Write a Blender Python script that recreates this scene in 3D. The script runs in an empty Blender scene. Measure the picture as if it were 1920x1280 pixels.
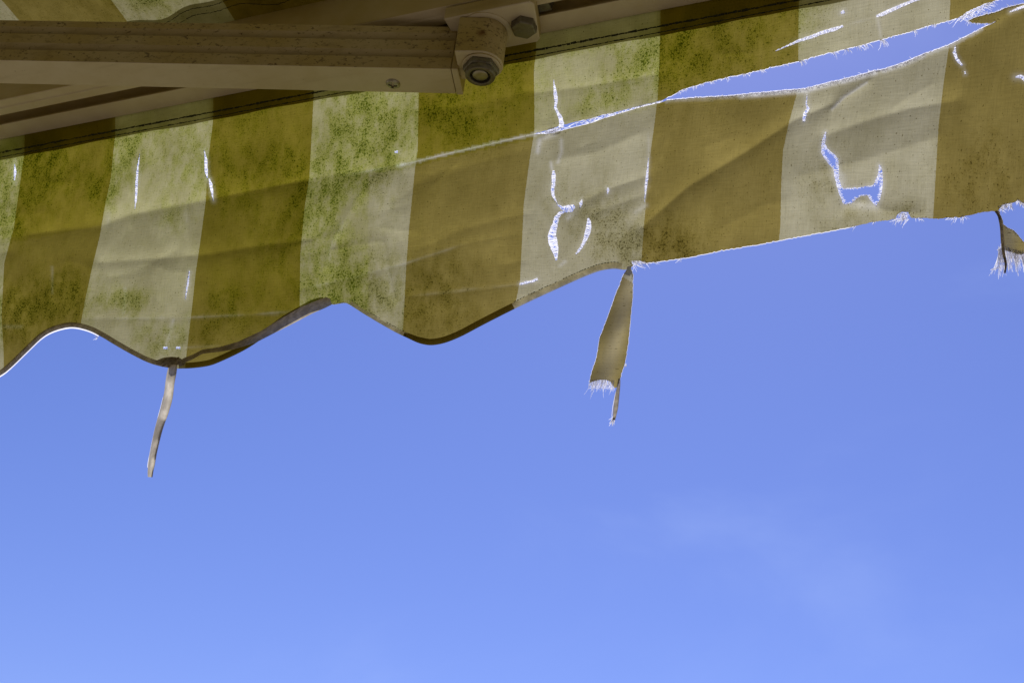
import bpy, bmesh, math, random
import numpy as np
from mathutils import Vector, Matrix
from mathutils.geometry import delaunay_2d_cdt

random.seed(7)
rng = np.random.default_rng(11)
scene = bpy.context.scene
col = scene.collection
PI = math.pi

# ------------------------------------------------------------------ camera
F = 2400.0                                   # focal length in units of a 1920 wide picture
PITCH, ROLL = math.radians(28.0), math.radians(-6.3334)
zt = F / math.tan(PITCH)
up_c = np.array([-zt * math.sin(ROLL), zt * math.cos(ROLL), -F]); up_c /= np.linalg.norm(up_c)
fw = np.array([0, 0, -1.0]); Yc = fw - up_c * fw.dot(up_c); Yc /= np.linalg.norm(Yc)
Xc = np.cross(Yc, up_c)
CM = np.stack([Xc, Yc, up_c])                # world = CM @ cam
CAM = np.array([0.0, 0.0, 1.6])
cam = bpy.data.cameras.new('camera')
cam.sensor_width = 36.0
cam.lens = F / 1920.0 * 36.0
cam.clip_start = 0.02
cam.clip_end = 4000.0
cam_o = bpy.data.objects.new('camera', cam)
m4 = Matrix([list(CM[i]) + [CAM[i]] for i in range(3)] + [[0, 0, 0, 1]])
cam_o.matrix_world = m4
col.objects.link(cam_o)
scene.camera = cam_o

# awning frame of reference: s along the rail, t towards the house, h up
DV = np.array([0.90884693, -0.4171298, 0.0])
E2 = np.array([-0.4171298, -0.90884693, 0.0])
E3 = np.array([0.0, 0.0, 1.0])
ORG = np.array([-0.12886972, 0.75278428, 2.21440642])
C0 = ORG.dot(E2)

# ------------------------------------------------------------------ sky and sun
SUN_EL, SUN_AZ = math.radians(54.0), math.radians(14.0)      # azimuth: turned from straight outwards along the rail
hv = -E2 * math.cos(SUN_AZ) - DV * math.sin(SUN_AZ)
SUNV = hv * math.cos(SUN_EL) + E3 * math.sin(SUN_EL)
world = bpy.data.worlds.new('World'); scene.world = world; world.use_nodes = True
wn = world.node_tree.nodes; wl = world.node_tree.links
bg = wn['Background']
sky = wn.new('ShaderNodeTexSky'); sky.sky_type = 'NISHITA'; sky.sun_disc = False
sky.sun_elevation = SUN_EL
sky.sun_rotation = math.atan2(hv[0], hv[1])
sky.altitude = 0.0; sky.air_density = 1.0; sky.dust_density = 0.3; sky.ozone_density = 2.0
SKY_TINT = (0.56, 0.59, 1.0, 1)
tint = wn.new('ShaderNodeMix'); tint.data_type = 'RGBA'; tint.blend_type = 'MULTIPLY'
tint.inputs[0].default_value = 1.0
tint.inputs[7].default_value = SKY_TINT
wl.new(sky.outputs[0], tint.inputs[6])
# thin high cloud, everywhere over the sky
tc = wn.new('ShaderNodeTexCoord')
nz = wn.new('ShaderNodeTexNoise'); nz.inputs['Scale'].default_value = 3.2; nz.inputs['Detail'].default_value = 7.0
nz.inputs['Roughness'].default_value = 0.52; nz.inputs['Distortion'].default_value = 0.4
mp = wn.new('ShaderNodeMapping'); mp.inputs['Scale'].default_value = (1.0, 1.0, 2.0); mp.inputs['Location'].default_value = (-2.032, -0.072, 3.495)
wl.new(tc.outputs['Generated'], mp.inputs[0]); wl.new(mp.outputs[0], nz.inputs['Vector'])
mr = wn.new('ShaderNodeMapRange'); mr.inputs[1].default_value = 0.50; mr.inputs[2].default_value = 0.80
mr.inputs[3].default_value = 0.0; mr.inputs[4].default_value = 0.20; mr.interpolation_type = 'SMOOTHSTEP'
wl.new(nz.outputs[0], mr.inputs[0])
cl = wn.new('ShaderNodeMix'); cl.data_type = 'RGBA'
cl.inputs[7].default_value = (4.2, 5.4, 9.0, 1)
wl.new(mr.outputs[0], cl.inputs[0]); wl.new(tint.outputs[2], cl.inputs[6])
wl.new(cl.outputs[2], bg.inputs[0])
bg.inputs[1].default_value = 0.12

sun = bpy.data.lights.new('sun', 'SUN'); sun.energy = 4.6; sun.angle = math.radians(0.53); sun.color = (1.0, 0.955, 0.88)
sun_o = bpy.data.objects.new('sun', sun); col.objects.link(sun_o)
sun_o.rotation_euler = Vector(SUNV).to_track_quat('Z', 'Y').to_euler()
sun_o.location = (0, 0, 8)

scene.view_settings.view_transform = 'Standard'
scene.view_settings.look = 'None'
scene.view_settings.exposure = 0.0
scene.view_settings.gamma = 1.0
scene.cycles.max_bounces = 10
scene.cycles.transmission_bounces = 8
scene.cycles.diffuse_bounces = 6

# ------------------------------------------------------------------ coordinate helpers
def rays(x, y):
    x = np.asarray(x, float); y = np.asarray(y, float)
    v = np.stack([x - 960.0, 640.0 - y, np.full_like(x, -F)], -1)
    return v @ CM.T
def loc_t(x, y, t):
    """local (s, -t, h) of the points of the sheet t(x, y) seen in these directions"""
    v = rays(x, y)
    k = (C0 + np.asarray(t, float) - CAM.dot(E2)) / (v @ E2)
    p = CAM + v * k[..., None] - ORG
    return np.stack([p @ DV, -(p @ E2), p @ E3], -1)
def proj(s, t, h):
    p = ORG + s * DV + t * E2 + h * E3 - CAM
    c = CM.T @ p
    return 960.0 + F * c[0] / -c[2], 640.0 - F * c[1] / -c[2]
LIP = (proj(-0.35, 0, 0), proj(0.35, 0, 0))
HEM = (proj(-0.35, 0, -0.0205), proj(0.35, 0, -0.0205))
def line_y(L, x):
    (x0, y0), (x1, y1) = L
    return y0 + (np.asarray(x, float) - x0) * (y1 - y0) / (x1 - x0)

# ------------------------------------------------------------------ material helpers
def mat(name):
    m = bpy.data.materials.new(name); m.use_nodes = True
    nt = m.node_tree; nt.nodes.clear()
    out = nt.nodes.new('ShaderNodeOutputMaterial')
    return m, nt, out
class NT:
    def __init__(s, nt): s.nt = nt
    def n(s, t, **kw):
        o = s.nt.nodes.new(t)
        for k, v in kw.items(): setattr(o, k, v)
        return o
    def L(s, a, b): s.nt.links.new(a, b)
    def put(s, sock, v):
        if hasattr(v, 'is_output') or isinstance(v, bpy.types.NodeSocket): s.L(v, sock)
        else: sock.default_value = v
    def math(s, op, a, b=0.0, c=None, clamp=False):
        o = s.n('ShaderNodeMath', operation=op); o.use_clamp = clamp
        s.put(o.inputs[0], a); s.put(o.inputs[1], b)
        if c is not None: s.put(o.inputs[2], c)
        return o.outputs[0]
    def mix(s, f, a, b, mode='MIX'):
        o = s.n('ShaderNodeMix', data_type='RGBA', blend_type=mode)
        s.put(o.inputs[0], f)
        s.put(o.inputs[6], a if not isinstance(a, tuple) else (*a, 1) if len(a) == 3 else a)
        s.put(o.inputs[7], b if not isinstance(b, tuple) else (*b, 1) if len(b) == 3 else b)
        return o.outputs[2]
    def noise(s, vec, scale, detail=2.0, rough=0.5):
        o = s.n('ShaderNodeTexNoise'); s.L(vec, o.inputs['Vector'])
        o.inputs['Scale'].default_value = scale; o.inputs['Detail'].default_value = detail; o.inputs['Roughness'].default_value = rough
        return o.outputs[0]
    def ramp(s, v, a, b, c=0.0, d=1.0):
        o = s.n('ShaderNodeMapRange', interpolation_type='SMOOTHSTEP')
        s.put(o.inputs[0], v); s.put(o.inputs[1], a); s.put(o.inputs[2], b); s.put(o.inputs[3], c); s.put(o.inputs[4], d)
        return o.outputs[0]
    def attr(s, name):
        return s.n('ShaderNodeAttribute', attribute_name=name).outputs['Fac']

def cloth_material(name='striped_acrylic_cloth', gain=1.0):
    m, nt, out = mat(name); N = NT(nt)
    uv = N.n('ShaderNodeUVMap', uv_map='cloth').outputs[0]
    sep = N.n('ShaderNodeSeparateXYZ'); N.L(uv, sep.inputs[0])
    moss, algae, worn_lit = N.attr('moss'), N.attr('algae'), N.attr('worn_lit')
    edge = N.math('MULTIPLY', N.math('SUBTRACT', N.noise(uv, 60.0, 1.0), 0.5), 0.008)
    fr = N.math('FRACT', N.math('MULTIPLY', N.math('ADD', sep.outputs[0], edge), 0.5))
    white = N.math('GREATER_THAN', fr, 0.5)
    brown_c = N.mix(algae, (0.248, 0.196, 0.055), (0.192, 0.158, 0.018))
    white_c = N.mix(algae, (0.392, 0.366, 0.232), (0.372, 0.352, 0.172))
    base = N.mix(white, brown_c, white_c)
    # uneven yarns and blotchy fading
    mp = N.n('ShaderNodeMapping'); mp.inputs['Scale'].default_value = (9.0, 110.0, 1.0); N.L(uv, mp.inputs[0])
    weft = N.noise(mp.outputs[0], 1.0, 2.0)
    mp2 = N.n('ShaderNodeMapping'); mp2.inputs['Scale'].default_value = (110.0, 9.0, 1.0); N.L(uv, mp2.inputs[0])
    warp = N.noise(mp2.outputs[0], 1.0, 2.0)
    w = N.math('ADD', weft, warp)
    base = N.mix(1.0, base, N.mix(N.ramp(w, 0.6, 1.4), (0.91, 0.91, 0.91), (1.08, 1.08, 1.08)), 'MULTIPLY')
    blotch = N.noise(uv, 3.0, 5.0, 0.6)
    base = N.mix(1.0, base, N.mix(N.ramp(blotch, 0.3, 0.7), (0.86, 0.85, 0.80), (1.08, 1.08, 1.10)), 'MULTIPLY')
    base = N.mix(N.math('MULTIPLY', worn_lit, 0.8, clamp=True), base, (0.78, 0.78, 0.76))
    # mould: fine specks whose density follows the growth mask, and a soft green film round them
    mpc = N.n('ShaderNodeMapping'); mpc.inputs['Scale'].default_value = (1.12, 0.78, 1.0); N.L(uv, mpc.inputs[0])
    clump = N.noise(mpc.outputs[0], 8.0, 5.0, 0.66)
    dens = N.math('MULTIPLY', moss, N.ramp(clump, 0.30, 0.70, 0.45, 1.20))
    thr = N.math('SUBTRACT', 0.715, N.math('MULTIPLY', dens, 0.155))
    fine = N.noise(uv, 62.0, 2.0, 0.74)
    spk = N.ramp(fine, thr, N.math('ADD', thr, 0.13))
    thr2 = N.math('SUBTRACT', 0.685, N.math('MULTIPLY', dens, 0.160))
    fine2 = N.noise(uv, 118.0, 2.0, 0.64)
    spk2 = N.ramp(fine2, thr2, N.math('ADD', thr2, 0.15))
    film = N.math('MULTIPLY', N.ramp(dens, 0.30, 1.3), 0.85)
    mul = lambda f, c0, c1: N.mix(f, base, N.mix(1.0, base, N.mix(algae, c0, c1), 'MULTIPLY'))
    base = mul(film, (0.72, 0.70, 0.52), (0.74, 0.80, 0.34))
    base = mul(N.math('MULTIPLY', spk2, 0.90), (0.50, 0.48, 0.36), (0.50, 0.60, 0.08))
    dots = N.ramp(N.noise(uv, 74.0, 1.0), N.math('SUBTRACT', 0.715, N.math('MULTIPLY', moss, 0.035)), 0.745)
    base = mul(N.math('MULTIPLY', dots, 0.85), (0.30, 0.26, 0.15), (0.24, 0.26, 0.06))
    base = mul(N.math('MULTIPLY', spk, 0.92), (0.24, 0.22, 0.14), (0.22, 0.30, 0.025))
    dif = N.n('ShaderNodeBsdfDiffuse'); trn = N.n('ShaderNodeBsdfTranslucent')
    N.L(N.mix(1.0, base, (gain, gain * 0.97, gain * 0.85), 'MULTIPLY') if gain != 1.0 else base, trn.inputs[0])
    N.L(N.mix(1.0, base, (0.75, 0.75, 0.75), 'MULTIPLY'), dif.inputs[0])
    bump = N.n('ShaderNodeBump'); bump.inputs['Strength'].default_value = 0.25; bump.inputs['Distance'].default_value = 0.0006
    N.L(w, bump.inputs['Height']); N.L(bump.outputs[0], dif.inputs['Normal']); N.L(bump.outputs[0], trn.inputs['Normal'])
    mx = N.n('ShaderNodeMixShader'); mx.inputs[0].default_value = 0.74
    N.L(dif.outputs[0], mx.inputs[1]); N.L(trn.outputs[0], mx.inputs[2]); N.L(mx.outputs[0], out.inputs[0])
    return m
def simple_translucent(name, c_tr, c_df, f, nscale=0.0):
    m, nt, out = mat(name); N = NT(nt)
    dif = N.n('ShaderNodeBsdfDiffuse'); trn = N.n('ShaderNodeBsdfTranslucent')
    if nscale:
        tco = N.n('ShaderNodeTexCoord').outputs['Object']
        k = N.ramp(N.noise(tco, nscale, 4.0, 0.65), 0.35, 0.68)
        lo = tuple(v * 0.62 for v in c_tr); lo2 = tuple(v * 0.62 for v in c_df)
        N.L(N.mix(k, lo, c_tr), trn.inputs[0]); N.L(N.mix(k, lo2, c_df), dif.inputs[0])
    else:
        trn.inputs[0].default_value = (*c_tr, 1); dif.inputs[0].default_value = (*c_df, 1)
    mx = N.n('ShaderNodeMixShader'); mx.inputs[0].default_value = f
    N.L(dif.outputs[0], mx.inputs[1]); N.L(trn.outputs[0], mx.inputs[2]); N.L(mx.outputs[0], out.inputs[0])
    return m
def paint_material(name, c, dirt=0.5, rough=0.42, spots=(), grime=(0.10, 0.065, 0.03)):
    """powder coated aluminium with specks of mould and rust"""
    m, nt, out = mat(name); N = NT(nt)
    tco = N.n('ShaderNodeTexCoord').outputs['Object']
    base = N.mix(N.ramp(N.noise(tco, 60.0, 5.0, 0.6), 0.3, 0.75), c, tuple(v * k for v, k in zip(c, (0.93, 0.91, 0.84))))
    geo = N.n('ShaderNodeNewGeometry'); sp = N.n('ShaderNodeSeparateXYZ'); N.L(geo.outputs['Normal'], sp.inputs[0])
    side = N.ramp(N.math('ABSOLUTE', sp.outputs[2]), 0.25, 0.75, 1.0, 0.35)       # upright faces: more specks and grime, plus painted shade
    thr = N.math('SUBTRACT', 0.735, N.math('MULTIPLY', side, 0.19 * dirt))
    mp = N.n('ShaderNodeMapping'); mp.inputs['Scale'].default_value = (0.55, 1.0, 1.0); N.L(tco, mp.inputs[0])
    spk = N.ramp(N.noise(mp.outputs[0], 430.0, 3.0, 0.74), thr, N.math('ADD', thr, 0.07))
    spk = N.math('MULTIPLY', spk, N.ramp(N.noise(tco, 55.0, 3.0), 0.34, 0.62, 0.35, 1.0))
    film = N.math('MULTIPLY', N.ramp(side, 0.35, 1.0), N.ramp(N.noise(tco, 24.0, 4.0), 0.25, 0.75, 0.45, 0.75))  # olive film: grime and shade together toned into the upright faces
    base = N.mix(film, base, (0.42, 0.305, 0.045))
    base = N.mix(N.math('MULTIPLY', spk, 0.85), base, grime)
    mps = N.n('ShaderNodeMapping'); mps.inputs['Scale'].default_value = (0.12, 1.0, 1.0); N.L(tco, mps.inputs[0])
    st = N.ramp(N.noise(mps.outputs[0], 190.0, 4.0, 0.6), 0.5, 0.75)
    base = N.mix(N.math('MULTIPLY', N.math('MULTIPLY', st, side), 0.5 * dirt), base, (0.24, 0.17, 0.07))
    for (p, r) in spots:
        vd = N.n('ShaderNodeVectorMath', operation='DISTANCE'); N.L(tco, vd.inputs[0]); vd.inputs[1].default_value = p
        f = N.ramp(N.math('ADD', vd.outputs['Value'], N.math('MULTIPLY', N.noise(tco, 420.0, 3.0), r * 1.2)), r * 0.6, r * 1.7, 0.85, 0.0)
        base = N.mix(f, base, (0.16, 0.065, 0.015))
    b = N.n('ShaderNodeBsdfPrincipled'); N.L(base, b.inputs['Base Color'])
    b.inputs['Roughness'].default_value = rough; b.inputs['Specular IOR Level'].default_value = 0.35
    bump = N.n('ShaderNodeBump'); bump.inputs['Strength'].default_value = 0.15; bump.inputs['Distance'].default_value = 0.0005
    N.L(N.noise(tco, 700.0, 2.0), bump.inputs['Height']); N.L(bump.outputs[0], b.inputs['Normal'])
    N.L(b.outputs[0], out.inputs[0])
    return m
def metal_material(name, c, rough, metallic=1.0, rust=0.3):
    m, nt, out = mat(name); N = NT(nt)
    tco = N.n('ShaderNodeTexCoord').outputs['Object']
    k = N.ramp(N.noise(tco, 330.0, 4.0, 0.65), 0.45, 0.7)
    base = N.mix(N.math('MULTIPLY', k, rust), c, (0.13, 0.07, 0.025))
    b = N.n('ShaderNodeBsdfPrincipled'); N.L(base, b.inputs['Base Color'])
    b.inputs['Metallic'].default_value = metallic
    N.L(N.ramp(N.noise(tco, 500.0, 3.0), 0.3, 0.7, rough - 0.1, rough + 0.15), b.inputs['Roughness'])
    N.L(b.outputs[0], out.inputs[0])
    return m
def matte_noise(name, c1, c2, scale, rough=0.9, bumpd=0.0):
    m, nt, out = mat(name); N = NT(nt)
    tco = N.n('ShaderNodeTexCoord').outputs['Object']
    nzv = N.noise(tco, scale, 6.0, 0.6)
    b = N.n('ShaderNodeBsdfPrincipled'); N.L(N.mix(N.ramp(nzv, 0.3, 0.7), c1, c2), b.inputs['Base Color'])
    b.inputs['Roughness'].default_value = rough
    if bumpd:
        bump = N.n('ShaderNodeBump'); bump.inputs['Distance'].default_value = bumpd
        N.L(nzv, bump.inputs['Height']); N.L(bump.outputs[0], b.inputs['Normal'])
    N.L(b.outputs[0], out.inputs[0])
    return m

M_CLOTH = cloth_material()
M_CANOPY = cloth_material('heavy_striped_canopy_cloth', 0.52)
M_THREAD = simple_translucent('frayed_white_yarn', (0.84, 0.84, 0.88), (0.88, 0.88, 0.88), 0.85)
M_TAPE = simple_translucent('greige_binding_tape', (0.52, 0.46, 0.36), (0.46, 0.41, 0.32), 0.62, 260.0)
M_HANG = simple_translucent('sunlit_tape_copy', (0.66, 0.60, 0.49), (0.52, 0.47, 0.38), 0.78, 90.0)  # binding tape again, its colour lightened for the sun falling on it
M_HEMT = simple_translucent('thin_tan_hem', (0.95, 0.90, 0.74), (0.40, 0.36, 0.26), 0.97, 150.0)
M_STITCH = matte_noise('mouldy_stitching', (0.012, 0.014, 0.006), (0.035, 0.035, 0.015), 300.0)
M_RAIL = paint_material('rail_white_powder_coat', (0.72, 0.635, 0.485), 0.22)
M_DARK = matte_noise('groove_shadow_black', (0.02, 0.015, 0.012), (0.035, 0.028, 0.02), 90.0)
M_NUT = metal_material('dull_zinc', (0.22, 0.21, 0.17), 0.5, 0.8, 0.45)
M_SCREW = metal_material('stainless_screw', (0.42, 0.40, 0.34), 0.42, 0.9, 0.30)

# ------------------------------------------------------------------ object helpers
def put(name, mesh, material, parent=None, smooth=False, **props):
    o = bpy.data.objects.new(name, mesh); col.objects.link(o)
    if material is not None: mesh.materials.append(material)
    if smooth: mesh.shade_smooth()
    if parent is not None: o.parent = parent
    for k, v in props.items(): o[k] = v
    return o
def mesh_from(verts, faces):
    me = bpy.data.meshes.new('m'); me.from_pydata([tuple(v) for v in verts], [], faces); me.update(); return me
def bm_mesh(bm):
    me = bpy.data.meshes.new('m'); bmesh.ops.recalc_face_normals(bm, faces=bm.faces); bm.to_mesh(me); bm.free(); return me
def L3(s, t, h): return Vector((s, -t, h))
def extrude_profile(bm, prof, frame0, frame1, cap=True):
    """prof: closed list of (a, b); frame: (origin, A, B)"""
    r0 = [bm.verts.new(frame0[0] + frame0[1] * a + frame0[2] * b) for a, b in prof]
    r1 = [bm.verts.new(frame1[0] + frame1[1] * a + frame1[2] * b) for a, b in prof]
    n = len(prof)
    for i in range(n): bm.faces.new((r0[i], r0[(i + 1) % n], r1[(i + 1) % n], r1[i]))
    if cap:
        bm.faces.new(r0[::-1]); bm.faces.new(r1)
    return r0, r1
def lathe(bm, c, axis, prof, seg=32, phase=0.0):
    """prof: list of (radius, along axis)"""
    ax = axis.normalized(); u = ax.orthogonal().normalized(); v = ax.cross(u)
    rings = []
    for r, z in prof:
        rings.append([bm.verts.new(c + ax * z + (u * math.cos(phase + 2 * PI * k / seg) + v * math.sin(phase + 2 * PI * k / seg)) * r) for k in range(seg)])
    for a, b in zip(rings[:-1], rings[1:]):
        for k in range(seg): bm.faces.new((a[k], a[(k + 1) % seg], b[(k + 1) % seg], b[k]))
    bm.faces.new(rings[0][::-1]); bm.faces.new(rings[-1])
def bevel(o, w, seg=2, ang=30):
    md = o.modifiers.new('bevel', 'BEVEL'); md.width = w; md.segments = seg; md.limit_method = 'ANGLE'; md.angle_limit = math.radians(ang)
    return o

# ------------------------------------------------------------------ the place: ground and house wall behind the viewer
bm = bmesh.new(); bmesh.ops.create_grid(bm, x_segments=8, y_segments=8, size=1500.0)
put('ground', bm_mesh(bm), matte_noise('pale_sandy_paving', (0.19, 0.155, 0.10), (0.24, 0.20, 0.135), 1.6, 0.9), kind='structure')

root = bpy.data.objects.new('awning', None); col.objects.link(root)
root.matrix_world = Matrix(((DV[0], -E2[0], 0, ORG[0]), (DV[1], -E2[1], 0, ORG[1]), (0, 0, 1, ORG[2]), (0, 0, 0, 1)))
root.empty_display_size = 0.1
root['label'] = 'weathered folding arm awning with torn brown and white striped cloth against blue sky'
root['category'] = 'awning'

TW = 1.20                                     # the house wall the awning is fixed to
bm = bmesh.new()
extrude_profile(bm, [(TW, -ORG[2]), (TW + 0.25, -ORG[2]), (TW + 0.25, 1.6), (TW, 1.6)],
                (L3(-4, 0, 0), L3(0, 1, 0), L3(0, 0, 1)), (L3(4, 0, 0), L3(0, 1, 0), L3(0, 0, 1)))
wall = put('wall', bm_mesh(bm), matte_noise('brown_render', (0.085, 0.062, 0.028), (0.11, 0.08, 0.038), 30.0, 0.95, 0.002), kind='structure')
wall.matrix_world = root.matrix_world.copy()

# ------------------------------------------------------------------ polylines on the cloth (drawn on the 1920 wide plan of the valance)
def catmull(pts, step=4.0):
    P = [np.array(p, float) for p in pts]; P = [2 * P[0] - P[1]] + P + [2 * P[-1] - P[-2]]
    out = []
    for i in range(1, len(P) - 2):
        a, b, c, d = P[i - 1:i + 3]
        n = max(1, int(np.linalg.norm(c - b) / step))
        for k in range(n):
            q = k / n
            out.append(0.5 * (2 * b + (c - a) * q + (2 * a - 5 * b + 4 * c - d) * q * q + (3 * b - a - 3 * c + d) * q ** 3))
    out.append(P[-2]); return np.array(out)
def resample(pts, step=3.0):
    out = []
    for a, b in zip(pts[:-1], pts[1:]):
        a = np.array(a, float); b = np.array(b, float); n = max(1, int(round(np.linalg.norm(b - a) / step)))
        out += [a + (b - a) * k / n for k in range(n)]
    out.append(np.array(pts[-1], float)); return np.array(out)
def rag(p, amp):
    q = p.copy(); n = len(p)
    if n > 2: q[1:-1] += rng.normal(0, amp, (n - 2, 2))
    return q
def seg_dist(X, Y, poly):
    """distance to a polyline and signed side (positive below the line)"""
    best = np.full(X.shape, 1e9); sg = np.zeros_like(X)
    for a, b in zip(poly[:-1], poly[1:]):
        dx, dy = b[0] - a[0], b[1] - a[1]; l2 = dx * dx + dy * dy + 1e-9
        k = np.clip(((X - a[0]) * dx + (Y - a[1]) * dy) / l2, 0, 1)
        d = np.hypot(X - a[0] - k * dx, Y - a[1] - k * dy)
        s = np.sign((Y - a[1]) * dx - (X - a[0]) * dy)
        mk = d < best; best = np.where(mk, d, best); sg = np.where(mk, s, sg)
    return best, sg
def in_poly(X, Y, poly):
    r = np.zeros(X.shape, bool); n = len(poly)
    for i in range(n):
        x0, y0 = poly[i]; x1, y1 = poly[(i + 1) % n]
        if y0 == y1: continue
        c = (y0 > Y) != (y1 > Y)
        r ^= c & (X < (x1 - x0) * (Y - y0) / (y1 - y0) + x0)
    return r

# stripe boundaries: x at given y; even stripes brown, odd stripes white
SB = {
 -4: [(-700, 380), (-800, 700)], -3: [(-470, 350), (-560, 700)], -2: [(-290, 325), (-360, 700)], -1: [(-125, 310), (-170, 450), (-185, 700)],
 0: [(46, 285), (38, 340), (26, 427), (8, 493), (3, 593), (7, 660), (8, 720)],
 1: [(216, 255), (213, 280), (208, 333), (197, 385), (187, 443), (173, 500), (160, 560), (153, 597), (146, 640)],
 2: [(400, 220), (398, 240), (390, 300), (386, 375), (377, 443), (367, 510), (360, 577), (350, 660), (346, 700)],
 3: [(588, 180), (587, 200), (583, 280), (580, 333), (571, 390), (563, 477), (562, 560), (562, 620)],
 4: [(786, 140), (785, 173), (783, 283), (778, 317), (767, 427), (762, 493), (757, 590), (754, 640)],
 5: [(1005, 95), (1001, 133), (1002, 200), (1002, 247), (993, 300), (982, 383), (980, 427), (975, 527), (964, 580)],
 6: [(1238, 50), (1236, 120), (1233, 183), (1227, 233), (1220, 283), (1212, 367), (1207, 427), (1202, 495)],
 7: [(1498, 0), (1497, 60), (1497, 115), (1493, 180), (1480, 227), (1468, 283), (1465, 340), (1463, 427), (1459, 460)],
 8: [(1785, -60), (1782, 0), (1780, 40), (1780, 83), (1770, 150), (1760, 233), (1754, 333), (1749, 420)],
 9: [(2090, -100), (2080, 60), (2060, 200), (2040, 420)], 10: [(2440, -160), (2420, 100), (2370, 420)], 11: [(2830, -200), (2770, 420)]}
SK = sorted(SB)
SBA = {k: np.array(v, float) for k, v in SB.items()}
def cloth_uv(X, Y):
    xs = np.stack([np.interp(Y, SBA[k][:, 1], SBA[k][:, 0]) for k in SK], 0)
    u = np.full(X.shape, float(SK[0]))
    for i in range(len(SK) - 1):
        a, b = xs[i], xs[i + 1]
        u = np.where(X >= a, SK[i] + (X - a) / np.maximum(b - a, 1), u)
    wpx = 205.0 * 0.30 / (0.30 + (0.0 - (X - 690) * 0.0001))
    v = (Y - line_y(HEM, X)) / (wpx * 1.25)
    return u, -v

# the long rip across the valance; left of 740 it is only a crease
RIP = np.array([(-900, 560), (-300, 490), (60, 440), (240, 405), (400, 374), (580, 335), (735, 312), (760, 308), (850, 286), (950, 263), (1040, 245),
                (1130, 220), (1245, 189), (1270, 177), (1360, 162), (1440, 150), (1510, 140), (1600, 117), (1690, 92), (1777, 62), (1815, 31), (1869, 12), (1920, -5), (2000, -32), (2080, -46), (2400, -120)], float)
LIPC = np.array([(1150, 214), (1250, 187), (1300, 182), (1360, 179), (1440, 171), (1510, 165), (1552, 154), (1600, 143), (1690, 118), (1732, 100), (1777, 84), (1840, 52), (1869, 38), (1920, 7), (2000, -22), (2400, -110)], float)
# folds: polyline, height in mm (negative: away from the house), width in px
FOLDS = [
 ([(60, 438), (190, 424), (245, 402), (390, 374), (575, 338)], -2.6, 26),
 ([(190, 492), (280, 486), (380, 478), (480, 462), (585, 448)], -1.9, 16),
 ([(205, 520), (250, 512), (330, 470)], -0.8, 9),
 ([(1205, 425), (1290, 350), (1390, 290), (1490, 225), (1560, 195)], -2.6, 17),
 ([(1545, 255), (1620, 228), (1700, 205), (1790, 190)], -2.4, 24),
 ([(1500, 330), (1620, 300), (1760, 255)], 1.6, 30),
 ([(1060, 395), (1140, 355), (1215, 330)], -1.2, 14),
 ([(1040, 300), (1120, 285), (1200, 250)], 1.2, 16),
 ([(1110, 400), (1170, 378), (1215, 362)], -0.8, 9),
 ([(1350, 430), (1430, 385), (1480, 375)], 0.8, 20),
 ([(160, 597), (330, 596), (470, 590), (570, 580)], -0.4, 7),
 ([(560, 543), (640, 525), (760, 494), (880, 455), (960, 440)], -0.45, 7),
 ([(760, 556), (880, 545), (1000, 530)], -0.45, 7),
 ([(612, 500), (625, 450), (660, 390), (680, 360)], 1.4, 9),
 ([(720, 455), (728, 510), (740, 560)], 0.8, 6),
 ([(350, 380), (352, 440), (345, 480)], 0.8, 7), ([(205, 385), (200, 440), (185, 500)], 0.9, 9),
 ([(258, 300), (254, 390), (246, 420)], 0.8, 7),
 ([(785, 345), (880, 310), (990, 280)], -1.0, 20),
 ([(780, 470), (870, 430), (985, 400)], -0.9, 16),
 ([(1000, 175), (1100, 162), (1230, 140)], -1.2, 12),
 ([(800, 210), (900, 195), (1000, 170)], -0.8, 16),
 ([(640, 330), (700, 318), (780, 300)], -1.0, 12),
 ([(100, 470), (98, 560)], 0.5, 7),
 ([(1560, 205), (1585, 182), (1630, 152)], 1.5, 7),
 ([(1585, 387), (1620, 376), (1660, 395), (1720, 400)], 1.5, 14),
 ([(-250, 520), (-100, 500), (20, 470)], -1.8, 18),
 ([(640, 110), (680, 250)], 0.6, 14), ([(1640, 60), (1655, 120)], 0.6, 8),
]
for _ in range(46):                              # fine sharp creases of worn cloth
    cx_ = rng.uniform(-60, 1250) if rng.random() < .8 else rng.uniform(1250, 1850); cy_ = float(line_y(HEM, cx_)) + rng.uniform(50, 400)
    an_ = rng.normal(-0.22, 0.22) if rng.random() < .62 else PI / 2 + rng.normal(0.12, 0.18); ln_ = rng.uniform(30, 90)
    dx_, dy_ = math.cos(an_) * ln_ / 2, math.sin(an_) * ln_ / 2; k_ = rng.normal(0, 5)
    FOLDS.append(([(cx_ - dx_, cy_ - dy_), (cx_ - dy_ / ln_ * k_, cy_ + dx_ / ln_ * k_), (cx_ + dx_, cy_ + dy_)], rng.choice([-1, 1]) * rng.uniform(0.25, 0.65), rng.uniform(4.5, 9)))
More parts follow.
